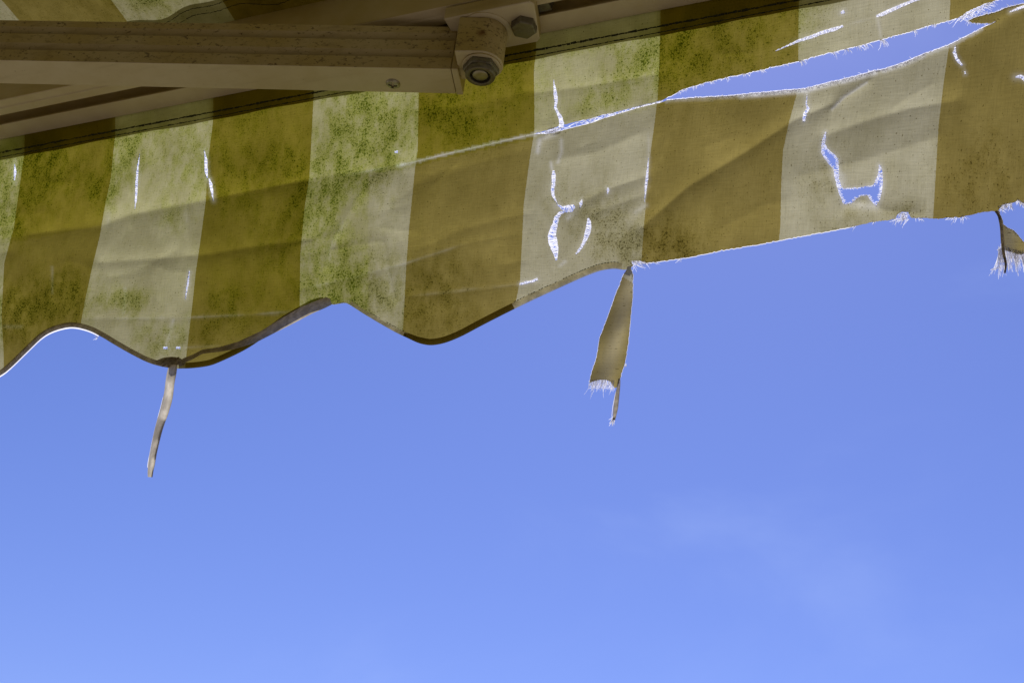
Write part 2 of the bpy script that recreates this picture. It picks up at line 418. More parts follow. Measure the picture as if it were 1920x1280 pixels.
# folds where the cloth below the line hangs back towards the house: polyline, depth mm, run-out px
STEPS = [
 ([(-200, 470), (60, 440), (190, 424), (245, 402), (390, 374), (575, 336), (740, 311)], 2.6, 46),
 ([(190, 492), (280, 486), (380, 478), (480, 462), (590, 447)], 1.9, 32),
 ([(1200, 428), (1290, 350), (1390, 290), (1490, 225), (1600, 180)], 2.6, 42),
 ([(1540, 258), (1620, 228), (1700, 205), (1800, 185)], 2.0, 40),
 ([(1050, 398), (1140, 355), (1225, 325)], 1.3, 30),
 ([(770, 352), (880, 320), (1000, 300)], 1.2, 36),
 ([(690, 470), (760, 452), (870, 430), (985, 398)], 1.1, 30),
 ([(1000, 178), (1100, 163), (1240, 138)], 1.0, 26),
]
WAVES = [(rng.uniform(0.008, 0.035), rng.uniform(-0.5, 0.3), rng.uniform(0, 6.28), rng.uniform(0.10, 0.40)) for _ in range(9)]
def sheet_t(X, Y, folds=True):
    """how far the cloth stands off its plane (m)"""
    X = np.asarray(X, float); Y = np.asarray(Y, float)
    yr = np.interp(X, RIP[:, 0], RIP[:, 1]); yh = line_y(HEM, X)
    q = np.clip((Y - yh) / np.maximum(yr - yh, 20), 0, 1)
    b = np.maximum(Y - yr, 0); b2 = np.maximum(Y - np.interp(X, LIPC[:, 0], LIPC[:, 1]), 0)
    t = -0.0032 * q ** 1.3
    t = t + np.where(b > 0, 0.0070 * (1 - np.exp(-b / 130.0)), 0)
    rightn = np.clip((X - 1150) / 250.0, 0, 1)
    t = t - np.where(b > 0, 1.0, 0.0) * rightn * (0.0042 * np.exp(-b2 / 60.0) - 0.0026 * np.exp(-b2 / 9.0))
    t = t + 0.010 * np.sin((X + 80) / 330.0) * np.clip((Y - yh) / 420.0, 0, 1.3) ** 2       # the scallops swing in and out
    for f, sl, ph, am in WAVES:
        t = t + am * 0.001 * np.sin(f * (Y + sl * X) * 1.3 + ph + 0.6 * np.sin(X * 0.006 + ph)) * np.clip((Y - yh) / 60.0, 0, 1)
    if folds:
        for poly, amp, w in STEPS:
            x0, x1 = poly[0][0], poly[-1][0]; mk = (X > x0 - 10) & (X < x1 + 10) & (Y > min(p[1] for p in poly) - 5)
            if mk.any():
                fx = np.clip(np.minimum(X[mk] - x0, x1 - X[mk]) / min(90.0, 0.35 * (x1 - x0)), 0, 1); fx = fx * fx * (3 - 2 * fx)
                dd = np.maximum(Y[mk] - np.interp(X[mk], [p[0] for p in poly], [p[1] for p in poly]), 0)
                t[mk] += amp * 0.00085 * fx * (1 - np.exp(-dd / w))
        for poly, amp, w in FOLDS:
            x0 = min(p[0] for p in poly) - 6 * w; x1 = max(p[0] for p in poly) + 6 * w
            mk = (X > x0) & (X < x1)
            if mk.any():
                d, _ = seg_dist(X[mk], Y[mk], poly)
                t[mk] += amp * 0.0013 * np.exp(-(np.sqrt(d * d + 6.0) - 2.45) / w)
    return t

MOSS = [(10, 330, 45, .95), (15, 420, 35, .8), (90, 315, 55, .75), (190, 352, 26, 1.25), (60, 300, 40, .6), (230, 300, 30, .7), (240, 268, 26, .6), (700, 255, 48, .95),
        (650, 225, 40, .6), (600, 345, 36, 1.1), (690, 330, 50, .8), (660, 295, 40, .7), (350, 290, 60, .45), (480, 300, 70, .5), (540, 300, 26, .6), (585, 400, 45, .8), (640, 480, 45, .6),
        (600, 548, 36, .9), (700, 540, 55, .65), (660, 560, 40, .6), (250, 566, 24, .95), (210, 566, 20, .6), (130, 555, 40, 1.0), (70, 580, 50, .9), (5, 595, 36, 1.4), (420, 570, 30, .8), (385, 625, 26, .7), (320, 640, 30, .6), (280, 640, 30, .5),
        (1178, 122, 28, .75), (1145, 180, 22, .8), (1105, 195, 22, .5), (850, 220, 40, .7), (900, 240, 50, .4), (820, 200, 60, .45), (960, 135, 60, .45), (1150, 470, 50, .65), (1245, 468, 50, .7), (1290, 465, 40, .4),
        (1290, 100, 80, .55), (1400, 70, 80, .45), (1250, 120, 40, .6), (1865, 300, 50, .4), (1545, 340, 36, .45), (1700, 402, 22, .8), (1600, 430, 60, .4), (1065, 385, 40, .4), (1140, 400, 50, .4), (1820, 350, 60, .4),
        (320, 410, 24, .5), (520, 470, 60, .5), (480, 600, 60, .4), (820, 520, 50, .5), (860, 590, 60, .4), (770, 600, 40, .5), (430, 375, 50, .35), (-150, 400, 120, .7), (-300, 600, 150, .6), (1510, 35, 30, .4), (720, 190, 60, .3)]
ALGAE = [(120, 320, 170, .9), (400, 300, 190, .8), (660, 250, 150, 1.0), (900, 190, 150, .85), (1150, 120, 110, .5), (1330, 80, 120, .65), (600, 480, 110, .8), (430, 600, 120, .6), (250, 590, 90, .45), (60, 600, 90, .4),
         (700, 560, 100, .5), (840, 600, 120, .4), (-150, 450, 200, .8), (1270, 460, 70, .35), (500, 480, 100, .6), (1480, 40, 60, .4)]
WORN_LIT = [([(612, 500), (618, 470), (635, 435), (660, 390)], .30, 5), ([(720, 455), (726, 500), (738, 545)], .22, 3), ([(560, 543), (640, 525), (760, 494), (880, 455)], .22, 2.5), ([(160, 597), (330, 596), (470, 590), (560, 583)], .22, 2.5),
        ([(330, 652), (420, 648)], .25, 2), ([(205, 385), (202, 440)], .22, 5), ([(760, 556), (1000, 530)], .13, 2.5), ([(350, 380), (350, 440)], .2, 3), ([(98, 500), (98, 550)], .15, 2), ([(325, 600), (312, 645)], .3, 3), ([(235, 540), (232, 585)], .3, 2.2),
        ([(356, 500), (352, 540), (346, 575)], .3, 3), ([(640, 330), (740, 312)], .3, 3), ([(258, 290), (254, 395)], .35, 3), ([(384, 285), (400, 385)], .3, 3), ([(28, 300), (26, 345)], .35, 4), ([(1216, 240), (1216, 290), (1209, 380)], .45, 2.5),
        ([(1012, 262), (1008, 285)], .6, 4), ([(1020, 258), (1040, 252)], .4, 5), ([(1052, 262), (1053, 285), (1046, 305)], .4, 3.5), ([(1033, 305), (1035, 320)], .5, 3), ([(1560, 205), (1582, 183), (1625, 155)], .55, 2.5), ([(1645, 32), (1652, 72)], .25, 3),
        ([(1580, 50), (1645, 31)], .25, 2.5), ([(1075, 400), (1064, 410)], .5, 4), ([(1060, 490), (1050, 498)], .4, 3), ([(1190, 398), (1212, 385)], .25, 4), ([(1578, 330), (1578, 345)], .4, 8), ([(1562, 300), (1572, 345), (1580, 380)], .45, 9), ([(1650, 320), (1655, 350), (1645, 385)], .4, 7), ([(1600, 383), (1640, 388)], .35, 8),
        ([(1390, 178), (1440, 174), (1510, 168), (1552, 157), (1600, 146), (1640, 135)], 1.4, 5.5), ([(1655, 132), (1690, 121), (1732, 103)], 1.2, 4.5), ([(1250, 189), (1360, 182), (1400, 178)], .5, 3), ([(1740, 100), (1777, 87), (1840, 55)], .7, 3), ([(40, 612), (6, 612)], .15, 3), ([(640, 331), (700, 319), (752, 309.5)], .45, 1.8), ([(745, 311), (757, 308.5)], 1.2, 3.0), ([(752, 309.5), (850, 286), (950, 263), (1000, 252), (1020, 248)], 0.80, 1.5), ([(1030, 246), (1240, 190)], .35, 3)]  # lip lines: brightness of the sunlit rolled edge painted in as wear
def cloth_attrs(X, Y):
    moss = np.full(X.shape, 0.46); alg = np.full(X.shape, 0.06); worn_lit = np.zeros(X.shape)
    for x, y, r, a in MOSS: moss += a * np.exp(-((X - x) ** 2 + (Y - y) ** 2) / (2 * (r * 0.85) ** 2))
    yh = line_y(HEM, X)
    moss += 0.5 * np.exp(-np.abs(Y - yh) / 9.0) * (0.4 + 0.6 * (np.sin(X * 0.03) > -0.2))
    yr = np.interp(X, RIP[:, 0], RIP[:, 1])
    moss += 0.12 * (Y < yr) * (X < 1500)
    for x, y, r, a in ALGAE: alg += a * np.exp(-((X - x) ** 2 + (Y - y) ** 2) / (2 * r ** 2))
    alg *= np.where(Y < yr + 8, 1.0, np.where(X < 690, 0.58, 0.30))
    for poly, a, w in WORN_LIT:
        x0 = min(p[0] for p in poly) - 4 * w; x1 = max(p[0] for p in poly) + 4 * w
        mk = (X > x0) & (X < x1)
        if mk.any():
            d, _ = seg_dist(X[mk], Y[mk], poly); xm, ym = X[mk], Y[mk]; f = 1.0
            if np.hypot(poly[-1][0] - poly[0][0], poly[-1][1] - poly[0][1]) > 55 and a < 0.5:
                de = np.minimum(np.hypot(xm - poly[0][0], ym - poly[0][1]), np.hypot(xm - poly[-1][0], ym - poly[-1][1]))
                f = np.clip(de / 40.0, 0, 1) * (0.55 + 0.45 * np.sin(0.071 * xm + 0.05 * ym + 7 * a) * np.sin(0.023 * xm))
            worn_lit[mk] += 0.85 * a * f * np.exp(-(d / w) ** 2)
    return np.clip(moss, 0, 1.5), np.clip(alg, 0, 1), np.clip(worn_lit, 0, 1)

def cloth_mesh(outer, holes, grid, t_fun, uv_fun=cloth_uv, at_fun=cloth_attrs, crease=False):
    """cloth cut out of a fine grid along its outline and its rips"""
    xs0, ys0 = outer.min(0); xs1, ys1 = outer.max(0)
    gx, gy = np.meshgrid(np.arange(xs0, xs1, grid), np.arange(ys0, ys1, grid * 0.9))
    gx[1::2] += grid * 0.5
    gx = gx.ravel(); gy = gy.ravel()
    mk = in_poly(gx, gy, outer)
    gx, gy = gx[mk], gy[mk]
    allp = np.concatenate([outer] + list(holes))
    # keep the grid off the cut edges
    cell = grid * 0.55
    occ = set()
    for a in np.round(allp / cell).astype(int):
        for i in (-1, 0, 1):
            for j in (-1, 0, 1): occ.add((a[0] + i, a[1] + j))
    keys = np.round(np.stack([gx, gy], 1) / cell).astype(int)
    creases = []
    if crease:
        for poly, aw, w in [(p, 0, 4) for p, _, _ in FOLDS + STEPS] + WORN_LIT:
            c = resample(poly, 3.5)
            for off in (0.0, -min(w, 4) * 0.8, min(w, 4) * 0.8): creases.append(c + np.array([0, off]) if abs(c[-1, 0] - c[0, 0]) > abs(c[-1, 1] - c[0, 1]) else c + np.array([off, 0]))
        creases = np.concatenate(creases)
        ck = np.round(creases / cell).astype(int); ok_ = np.array([tuple(k) not in occ for k in ck]) & in_poly(creases[:, 0], creases[:, 1], outer)
        creases = creases[ok_]
        for a in np.round(creases / cell).astype(int): occ.add((a[0], a[1]))
    keep = np.array([tuple(k) not in occ for k in keys]) if len(keys) else np.zeros(0, bool)
    pts = [Vector(p) for p in outer]; edges = [(i, (i + 1) % len(outer)) for i in range(len(outer))]
    for h in holes:
        o = len(pts); pts += [Vector(p) for p in h]; edges += [(o + i, o + (i + 1) % len(h)) for i in range(len(h))]
    pts += [Vector((a, b)) for a, b in zip(gx[keep], gy[keep])]
    if len(creases): pts += [Vector(p) for p in creases]
    v, e, f, *_ = delaunay_2d_cdt(pts, edges, [], 0, 1e-4)
    V = np.array([(p[0], p[1]) for p in v]); T = np.array([t for t in f if len(t) == 3])
    cx = V[T].mean(1)
    ok = in_poly(cx[:, 0], cx[:, 1], outer)
    for h in holes:
        b0 = h.min(0); b1 = h.max(0)
        near = ok & (cx[:, 0] >= b0[0]) & (cx[:, 0] <= b1[0]) & (cx[:, 1] >= b0[1]) & (cx[:, 1] <= b1[1])
        idx = np.nonzero(near)[0]
        if len(idx): ok[idx[in_poly(cx[idx, 0], cx[idx, 1], h)]] = False
    T = T[ok]
    used = np.unique(T); remap = np.full(len(V), -1); remap[used] = np.arange(len(used)); V = V[used]; T = remap[T]
    W = loc_t(V[:, 0], V[:, 1], t_fun(V[:, 0], V[:, 1]))
    me = bpy.data.meshes.new('cloth'); me.from_pydata(W.tolist(), [], T.tolist()); me.update()
    u, vv = uv_fun(V[:, 0], V[:, 1])
    lay = me.uv_layers.new(name='cloth')
    li = np.empty(len(me.loops), int); me.loops.foreach_get('vertex_index', li)
    lay.data.foreach_set('uv', np.stack([u[li], vv[li]], 1).astype(np.float32).ravel())
    for nm, arr in zip(('moss', 'algae', 'worn_lit'), at_fun(V[:, 0], V[:, 1])):
        a = me.attributes.new(nm, 'FLOAT', 'POINT'); a.data.foreach_set('value', arr.astype(np.float32))
    me.shade_smooth()
    return me

class Yarn:
    """loose threads: narrow flat yarns"""
    def __init__(s): s.v = []; s.f = []
    def add(s, P, r0, r1=None, tw=None):
        """P: n x 3 local points"""
        r1 = r0 if r1 is None else r1; n = len(P); o = len(s.v)
        ph = rng.uniform(-0.8, 0.8) if tw is None else tw
        for i in range(n):
            d = P[min(i + 1, n - 1)] - P[max(i - 1, 0)]; d = d / (np.linalg.norm(d) + 1e-12)
            a = np.cross(d, (0.1, 0.8, 0.6)); a /= np.linalg.norm(a) + 1e-12; b = np.cross(d, a)
            w = a * math.cos(ph) + b * math.sin(ph)
            r = r0 + (r1 - r0) * i / max(n - 1, 1)
            s.v += [P[i] + w * r, P[i] - w * r]
            if i:
                k = o + 2 * i
                s.f.append((k - 2, k - 1, k + 1, k))
    def px(s, pts, r0, r1=None, dt=0.0, tfun=sheet_t, tz=None, tw=None):
        pts = np.array(pts, float)
        t = tfun(pts[:, 0], pts[:, 1]) if tz is None else np.full(len(pts), tz)
        n = len(pts)
        P = loc_t(pts[:, 0], pts[:, 1], t + (np.linspace(0, dt, n) if np.isscalar(dt) else dt))
        s.add(P, r0, r1, tw)
    def fray(s, poly, nside, dens, l0, l1, slant=0.0, r=0.00015, curl=0.6, tfun=sheet_t):
        """threads standing out of an edge; nside: +1 to the left of travel"""
        for a, b in zip(poly[:-1], poly[1:]):
            d = b - a; l = np.hypot(*d)
            if l < 1e-6: continue
            d /= l; nrm = np.array([d[1], -d[0]]) * nside
            for _ in range(rng.poisson(l * dens)):
                p = a + d * rng.uniform(0, l); ln = rng.uniform(l0, l1) * (0.4 + 0.9 * rng.random() ** 1.5) * (2.6 if rng.random() < 0.06 else 1.0)
                dirv = nrm + d * (slant + rng.normal(0, 0.35)); dirv /= np.hypot(*dirv)
                side = np.array([-dirv[1], dirv[0]]) * rng.normal(0, curl)
                pts = [p - dirv * 0.2] + [p + dirv * ln * q + side * ln * q * q for q in (0.35, 0.7, 1.0)]
                s.px(pts, r, r * 0.45, rng.normal(0, 0.0012) * ln / 6, tfun)
    def mesh(s): return mesh_from(s.v, s.f)

yarn = Yarn()

# ------------------------------------------------------------------ outline of the valance and its rips
scallop_left = catmull([(-760, 640), (-640, 700), (-560, 735), (-470, 715), (-400, 665), (-330, 645), (-260, 668), (-180, 712), (-100, 738), (-45, 728), (0, 704), (20, 689), (50, 660), (80, 632), (105, 619), (135, 613),
                        (165, 619), (190, 631), (215, 646), (245, 663), (275, 678), (300, 686), (330, 691)], 5)
scallop_mid = catmull([(330, 691), (360, 690), (390, 686), (413, 678), (455, 658), (487, 638), (530, 606), (563, 586), (590, 572), (612, 567), (624, 571), (645, 568), (655, 571),
                       (680, 587), (710, 605), (740, 622), (765, 634), (785, 643), (805, 647), (825, 645), (845, 639), (870, 628), (900, 612), (935, 594), (965, 579), (1000, 562), (1035, 546), (1070, 530), (1100, 517),
                       (1125, 508), (1150, 504), (1170, 506)], 5)
torn_r = rag(resample([(1170, 506), (1175, 505), (1183, 503), (1187, 497), (1184, 490), (1200, 489), (1212, 493), (1240, 490), (1300, 481), (1360, 468), (1420, 459), (1480, 447), (1540, 436), (1590, 427), (1640, 416), (1678, 411),
                       (1683, 402), (1692, 397), (1703, 398), (1707, 408), (1720, 409), (1760, 410), (1800, 407), (1812, 405), (1825, 402), (1850, 397), (1866, 396), (1871, 398), (1874, 391), (1880, 384), (1890, 382), (1900, 381), (1908, 375),
                       (1918, 381), (1940, 386), (1990, 376), (2060, 365), (2140, 330), (2200, 340), (2300, 300), (2380, 310)], 3.0), 0.45)
top_y = lambda x: float(line_y(LIP, x)) - 6
top_edge = resample([(2380, top_y(2380)), (-760, top_y(-760))], 8.0)
outer = np.concatenate([scallop_left[:-1], scallop_mid[:-1], torn_r, top_edge])

rip_w = [(1002, 251.5, .8), (1012, 249.5, 3), (1030, 247, 8), (1044, 243, 9), (1060, 238, 9.5), (1085, 232, 9), (1110, 226, 8), (1130, 219, 6.5), (1150, 214, 5), (1175, 207, 3.4), (1200, 200, 2.6), (1225, 194, 2.6), (1243, 189.5, 3.5)]
rip_c = resample([(a, b) for a, b, _ in rip_w], 4.0)
rip_wid = np.interp(rip_c[:, 0], [a for a, _, _ in rip_w], [w for *_, w in rip_w])
def side_curves(c, w):
    d = np.gradient(c, axis=0); d /= np.linalg.norm(d, axis=1)[:, None]; n = np.stack([d[:, 1], -d[:, 0]], 1)
    return c + n * w[:, None] / 2, c - n * w[:, None] / 2
up_s, lo_s = side_curves(rip_c, rip_wid)
gap_up = rag(resample([(1250, 184), (1262, 178), (1280, 168), (1320, 156), (1360, 146), (1400, 138), (1440, 128), (1497, 115), (1547, 101), (1600, 89), (1650, 75), (1705, 60), (1740, 49), (1785, 38), (1797, 34), (1815, 22), (1840, 10), (1865, 2), (1880, -2), (1930, -16), (2000, -36), (2080, -46)], 3.0), 0.5)
gap_lo_tail = resample([(2080, -46), (2010, -22), (1960, -4), (1920, 7), (1902, 11), (1887, 15), (1865, 24), (1840, 30), (1824, 35), (1815, 40), (1824, 43), (1840, 44.5), (1858, 44), (1869, 40)], 3.0)
gap_lo = resample([(1869, 40), (1860, 45), (1840, 54), (1810, 70), (1777, 86), (1732, 102), (1690, 120), (1650, 132.5), (1640, 133), (1600, 145), (1552, 156), (1510, 167), (1440, 173), (1360, 181), (1300, 184), (1250, 188.5)], 3.0)
gap_lo_tail = rag(gap_lo_tail, 0.4); gap_lo = rag(gap_lo, 0.3)
big_rip = np.concatenate([rag(up_s, 0.25), gap_up, gap_lo_tail[1:], gap_lo[1:], rag(lo_s, 0.25)[::-1]])
holes = [big_rip]

def slit(pts, p_span, fr_len=0.8, dens=1.0, ragw=0.3, step=2.0, r=0.00022):
    """an opened weave: a hole with the cross threads still standing in it"""
    c = resample([(a, b) for a, b, _ in pts], step)
    ar = np.concatenate([[0], np.cumsum(np.hypot(*np.diff(np.array([(a, b) for a, b, _ in pts], float), axis=0).T))])
    cr = np.concatenate([[0], np.cumsum(np.hypot(*np.diff(c, axis=0).T))])
    w = np.maximum(np.interp(cr, ar, [q for *_, q in pts]), 0.6)
    a, b = side_curves(c, w)
    holes.append(np.concatenate([rag(a, ragw), rag(b, ragw)[::-1]]))
    WORN_LIT.append(([(q_[0], q_[1]) for q_ in pts], 0.30, max(q_[2] for q_ in pts) * 0.5 + 2.2))
    n = max(4, int(cr[-1] * 0.98))
    for k in range(n):
        q = (k + rng.uniform(0.3, 0.7)) * cr[-1] / n; P0 = np.array([np.interp(q, cr, a[:, i]) for i in (0, 1)]); P1 = np.array([np.interp(q, cr, b[:, i]) for i in (0, 1)])
        d = P1 - P0; l = np.hypot(*d) + 1e-9; u = d / l
        if rng.random() < p_span:
            mid = (P0 + P1) / 2 + rng.normal(0, 0.5, 2)
            yarn.px([P0 - u * 0.15, mid, P1 + u * 0.15], r, r, np.array([-0.0003, rng.normal(-0.0003, 0.0004), -0.0003]), tw=rng.normal(0, .25))
        else:
            for s0, sg in ((P0, 1), (P1, -1)):
                if rng.random() < 0.95:
                    ln = l * rng.uniform(0.30, 0.60) * fr_len
                    yarn.px([s0 - u * sg * 0.15, s0 + u * sg * ln * 0.6 + rng.normal(0, 0.2, 2), s0 + u * sg * ln + rng.normal(0, 0.5, 2)], r, r * 0.5, rng.normal(-0.0003, 0.0005), tw=rng.normal(0, .3))
slit([(1038, 150, .8), (1040, 165, 4), (1041.5, 178, 7), (1043, 190, 6), (1041, 201, 4.5), (1046, 212, 5), (1051, 222, 8), (1053, 232, 9), (1051, 240, 8)], 0.80, dens=1.1)
slit([(1038, 320, 4), (1038, 330, 8), (1038, 342, 6.5), (1036, 356, 6.5), (1037, 366, 5.5), (1041, 374, 3.5), (1045, 381, 1)], 0.75, dens=1.1)
slit([(1044, 383, 1), (1054, 390, 6), (1062, 392, 13), (1070, 391, 14), (1077, 386, 6)], 0.45, dens=1.3)
slit([(1058, 397, 4), (1050, 400, 6), (1044, 408, 9), (1041, 420, 10), (1037, 432, 13), (1035, 443, 16), (1037, 455, 17), (1040, 466, 14), (1042, 476, 9), (1043, 488, 3)], 0.50, dens=1.3)
slit([(1103, 409, 3), (1104, 416, 8), (1104, 426, 10), (1101, 438, 10), (1097, 449, 7), (1091, 462, 5), (1085, 470, 4), (1080, 476, 3)], 0.92, dens=1.3)
slit([(1091, 375, 2), (1089, 381, 6), (1088, 389, 2)], 0.9, dens=1.4)
slit([(1140, 352, 2), (1140, 357, 5), (1139, 363, 2)], 0.9, dens=1.4)
slit([(1216, 296, .8), (1214.5, 315, 3), (1213, 335, 5), (1211, 348, 5), (1210, 362, 2.5), (1208, 380, .8)], 0.9, dens=1.1)
slit([(974, 533, 3), (984, 530, 4.5), (996, 528, 4), (1008, 523, 4.5)], 0.9, dens=1.2)
slit([(262, 288, .8), (258, 318, 3.2), (256, 345, 4.5), (255, 372, 4), (253, 392, .8)], 0.95, dens=1.2)
slit([(383, 282, .8), (386, 300, 5), (386.5, 320, 6), (388.5, 334, 2)], 0.92, dens=1.3)
slit([(392, 335, 2), (395, 345, 6), (397, 356, 5), (400, 376, .8)], 0.92, dens=1.3)
slit([(27, 308, 1), (28.5, 322, 5), (27, 338, 2)], 0.95, dens=1.3)
slit([(740, 285, 4), (746, 285, 5)], 0.9, dens=2)
slit([(355, 508, 1), (352, 532, 3.6), (348, 560, 1)], 0.95, dens=1.3)
slit([(306, 652, 4), (314, 652, 5)], 0.95, dens=2.2); slit([(330, 652, 4), (338, 652, 4)], 0.95, dens=2.2)
slit([(1513, 178, 1.5), (1512, 196, 2.5), (1515, 204, 6), (1510, 212, 6), (1508, 222, 6.5), (1507, 228, 4)], 0.35, dens=0.8)
slit([(1454, 96, 1.2), (1475, 87, 3), (1497, 77, 5), (1520, 70, 6), (1540, 62, 6.5), (1565, 55, 7), (1581, 49, 4)], 0.93, dens=1.3)
slit([(1643, 31, 4), (1655, 27, 7), (1672, 19, 7), (1690, 11, 6), (1717, 0, 5), (1760, -14, 3)], 0.93, dens=1.3)
slit([(1577, 25, 4), (1583, 22, 7)], 0.9, dens=2)
slit([(1791, 86, 2), (1789.5, 99, 6), (1794, 111, 6), (1804, 123, 4)], 0.85, dens=1.3)
slit([(1809, 134, 2), (1810, 139, 3)], 0.9, dens=2)
slit([(1904, 145, 3), (1914, 144, 7), (1925, 150, 10), (1945, 160, 6)], 0.4, dens=1.0)
slit([(1893, 23, 1.5), (1908, 17, 5), (1925, 11, 5), (1945, 6, 2)], 0.8, dens=1.3)
# the big L shaped hole in the white stripe, right
tear_L = resample([(1547, 247), (1541, 265), (1539, 287), (1549, 302), (1562, 317), (1567, 342), (1571, 357), (1576, 370), (1581, 383), (1593, 383), (1600, 379), (1606, 373), (1615, 367), (1626, 367), (1635, 379), (1642, 387), (1650, 374), (1655, 352),
                   (1656, 333), (1652, 311), (1648.5, 309), (1647, 322), (1643, 335), (1637, 347), (1615, 351), (1582, 353), (1578, 350), (1573, 335), (1572, 300), (1567, 292), (1552, 279), (1547, 269), (1549.5, 248), (1547, 247)], 2.5)[:-1]
tear_L = rag(tear_L, 0.4); holes.append(tear_L)
def fringe_loop(loop, dens, l0, l1, span=None):
    """dense weave ends round a hole, pointing along the weft or warp into the hole"""
    n = len(loop)
    area = 0.5 * np.sum(loop[:, 0] * np.roll(loop[:, 1], -1) - np.roll(loop[:, 0], -1) * loop[:, 1])
    for i in range(n):
        a = loop[i]; b = loop[(i + 1) % n]; d = b - a; l = np.hypot(*d)
        if l < 1e-6: continue
        d = d / l; nrm = np.array([-d[1], d[0]]) * np.sign(area)
        # steep edges show weft ends (horizontal), level edges short warp ends
        steep = abs(d[1])
        for _ in range(rng.poisson(l * dens)):
            p = a + d * rng.uniform(0, l); ln = (l0 + (l1 - l0) * steep ** 1.5) * rng.uniform(0.6, 1.3)
            dv = nrm * np.array([1.0, 0.75]) + rng.normal(0, 0.16, 2); dv /= np.hypot(*dv)
            sd = np.array([-dv[1], dv[0]]) * rng.normal(0, 0.25)
            yarn.px([p - dv * 0.15, p + dv * ln * 0.5 + sd * ln * 0.25, p + dv * ln + sd * ln], 0.00016, 0.00007, rng.normal(-0.0003, 0.0005), tw=rng.normal(0, .3))
WORN_LIT.append(([tuple(p) for p in tear_L[::3]] + [tuple(tear_L[0])], 0.32, 4.5))
fringe_loop(tear_L, 1.25, 2.2, 5.8)

valance = bpy.data.objects.new('valance', cloth_mesh(outer, holes, 4.6, lambda x, y: sheet_t(x, y), crease=True))
col.objects.link(valance); valance.data.materials.append(M_CLOTH); valance.parent = root
valance['label'] = 'torn brown and white striped valance cloth stained with green mould'

# ------------------------------------------------------------------ frayed edges
bundle = lambda pl, *a, **k: yarn.fray(np.array(pl, float), *a, **k)
yarn.fray(gap_up[10:], -1, 0.28, 2.0, 4.5, slant=0.6)
yarn.fray(gap_up[6:14], -1, 1.2, 3, 7, slant=0.8)
for x, y, n, l in ((1330, 153, 8, 9), (1395, 140, 7, 9), (1500, 115, 16, 10), (1560, 99, 8, 12), (1585, 93, 9, 13), (1607, 88, 7, 12), (1622, 84, 8, 10), (1652, 76, 18, 16), (1712, 59, 7, 14), (1748, 47, 10, 9), (1300, 162, 9, 8), (1360, 147, 6, 9), (1425, 133, 7, 9)):
    for _ in range(n):
        p = np.array([x + rng.normal(0, 2.6), y - 1.0]); a = rng.normal(0.6, 0.35); ln = l * rng.uniform(0.5, 1.2)
        dv = np.array([math.cos(a), math.sin(a)]); sd = np.array([-dv[1], dv[0]])
        yarn.px([p, p + dv * ln * .4, p + dv * ln * .75 + sd * ln * .12, p + dv * ln + sd * ln * .35], 0.00016, 0.00006, rng.normal(0, 0.002))
# combed out threads across the top right of the gap
for k in range(75):
    q = rng.random(); a = np.array([1797 + 68 * q, 34 - 32 * q]) + rng.normal(0, 0.6, 2); ln = rng.uniform(9, 26) * (1.1 - 0.45 * q)
    an = rng.normal(0.35, 0.3) + 0.5 * (rng.random() < 0.25); dv = np.array([math.cos(an), math.sin(an)])
    if rng.random() < 0.35: dv = np.array([-math.cos(an) * 0.9, math.sin(an + 0.4)])
    yarn.px([a - dv * 2, a + dv * ln * .5, a + dv * ln + np.array([rng.normal(0, 1.2), rng.normal(0.8, 1.2)])], 0.00016, 0.00006, rng.normal(0, 0.002))
yarn.fray(gap_lo_tail[20:], -1, 0.8, 1.5, 4.0)
yarn.fray(gap_lo, -1, 1.1, 1.0, 2.2, r=0.0002)
yarn.px(gap_lo + np.array([0, -0.5]), 0.00038, 0.00038, -0.0003)
yarn.px(gap_up + np.array([0, 0.4]), 0.00022, 0.00022, -0.0003)
pl = gap_lo_tail[:-2]; yarn.px(pl, 0.0003, 0.0003, -0.0003)
# fuzz lying on the rolled lower lip
for k in range(900):
    q = rng.uniform(1430, 1735) if rng.random() < .8 else rng.uniform(1330, 1430)
    yy = np.interp(q, gap_lo[::-1, 0], gap_lo[::-1, 1])
    dep = abs(rng.normal(0, 3.2)) * (1.0 if not 1640 < q < 1660 else 0.4)
    p = np.array([q, yy + dep]); dv = rng.normal(0, 1, 2); dv /= np.hypot(*dv); ln = rng.uniform(0.8, 1.9)
    yarn.px([p - dv * ln, p + dv * ln], 0.00018, 0.00018, np.array([0.0006, 0.0006]))
# narrow rip left of the gap
for k in range(190):
    q = rng.random(); x = 1010 + 235 * q; i = np.interp(x, rip_c[:, 0], np.arange(len(rip_c))); j = int(i)
    c = rip_c[j]; w = rip_wid[j]
    wide = w > 6.2
    if wide and rng.random() < 0.72: continue
    dv = np.array([0.85 + rng.normal(0, .1), -0.25 + rng.normal(0, 0.25)]) if rng.random() < .6 else np.array([rng.normal(0, .3), 1.0])
    dv /= np.hypot(*dv); ln = max(1.3, w * 0.65) * rng.uniform(.6, 1.3)
    p = c + np.array([rng.uniform(-2, 2), rng.uniform(-.35, .35) * w])
    yarn.px([p - dv * ln, p + dv * ln], 0.0002, 0.0002, np.array([0.0005, 0.0005]))
yarn.px(lo_s[::2], 0.00025, 0.00025, 0.0004); yarn.px(up_s[-40::2], 0.0002, 0.0002, 0.0004)
for k in range(46):                                  # combed white mesh where the upright slit meets the rip
    p = np.array([rng.uniform(1026, 1050), rng.uniform(240, 252)]); dv = np.array([1.0, -0.22 + rng.normal(0, .08)])
    yarn.px([p - dv * rng.uniform(3, 9), p + dv * rng.uniform(3, 8)], 0.0002, 0.0002, np.array([0.0006, 0.0006]))
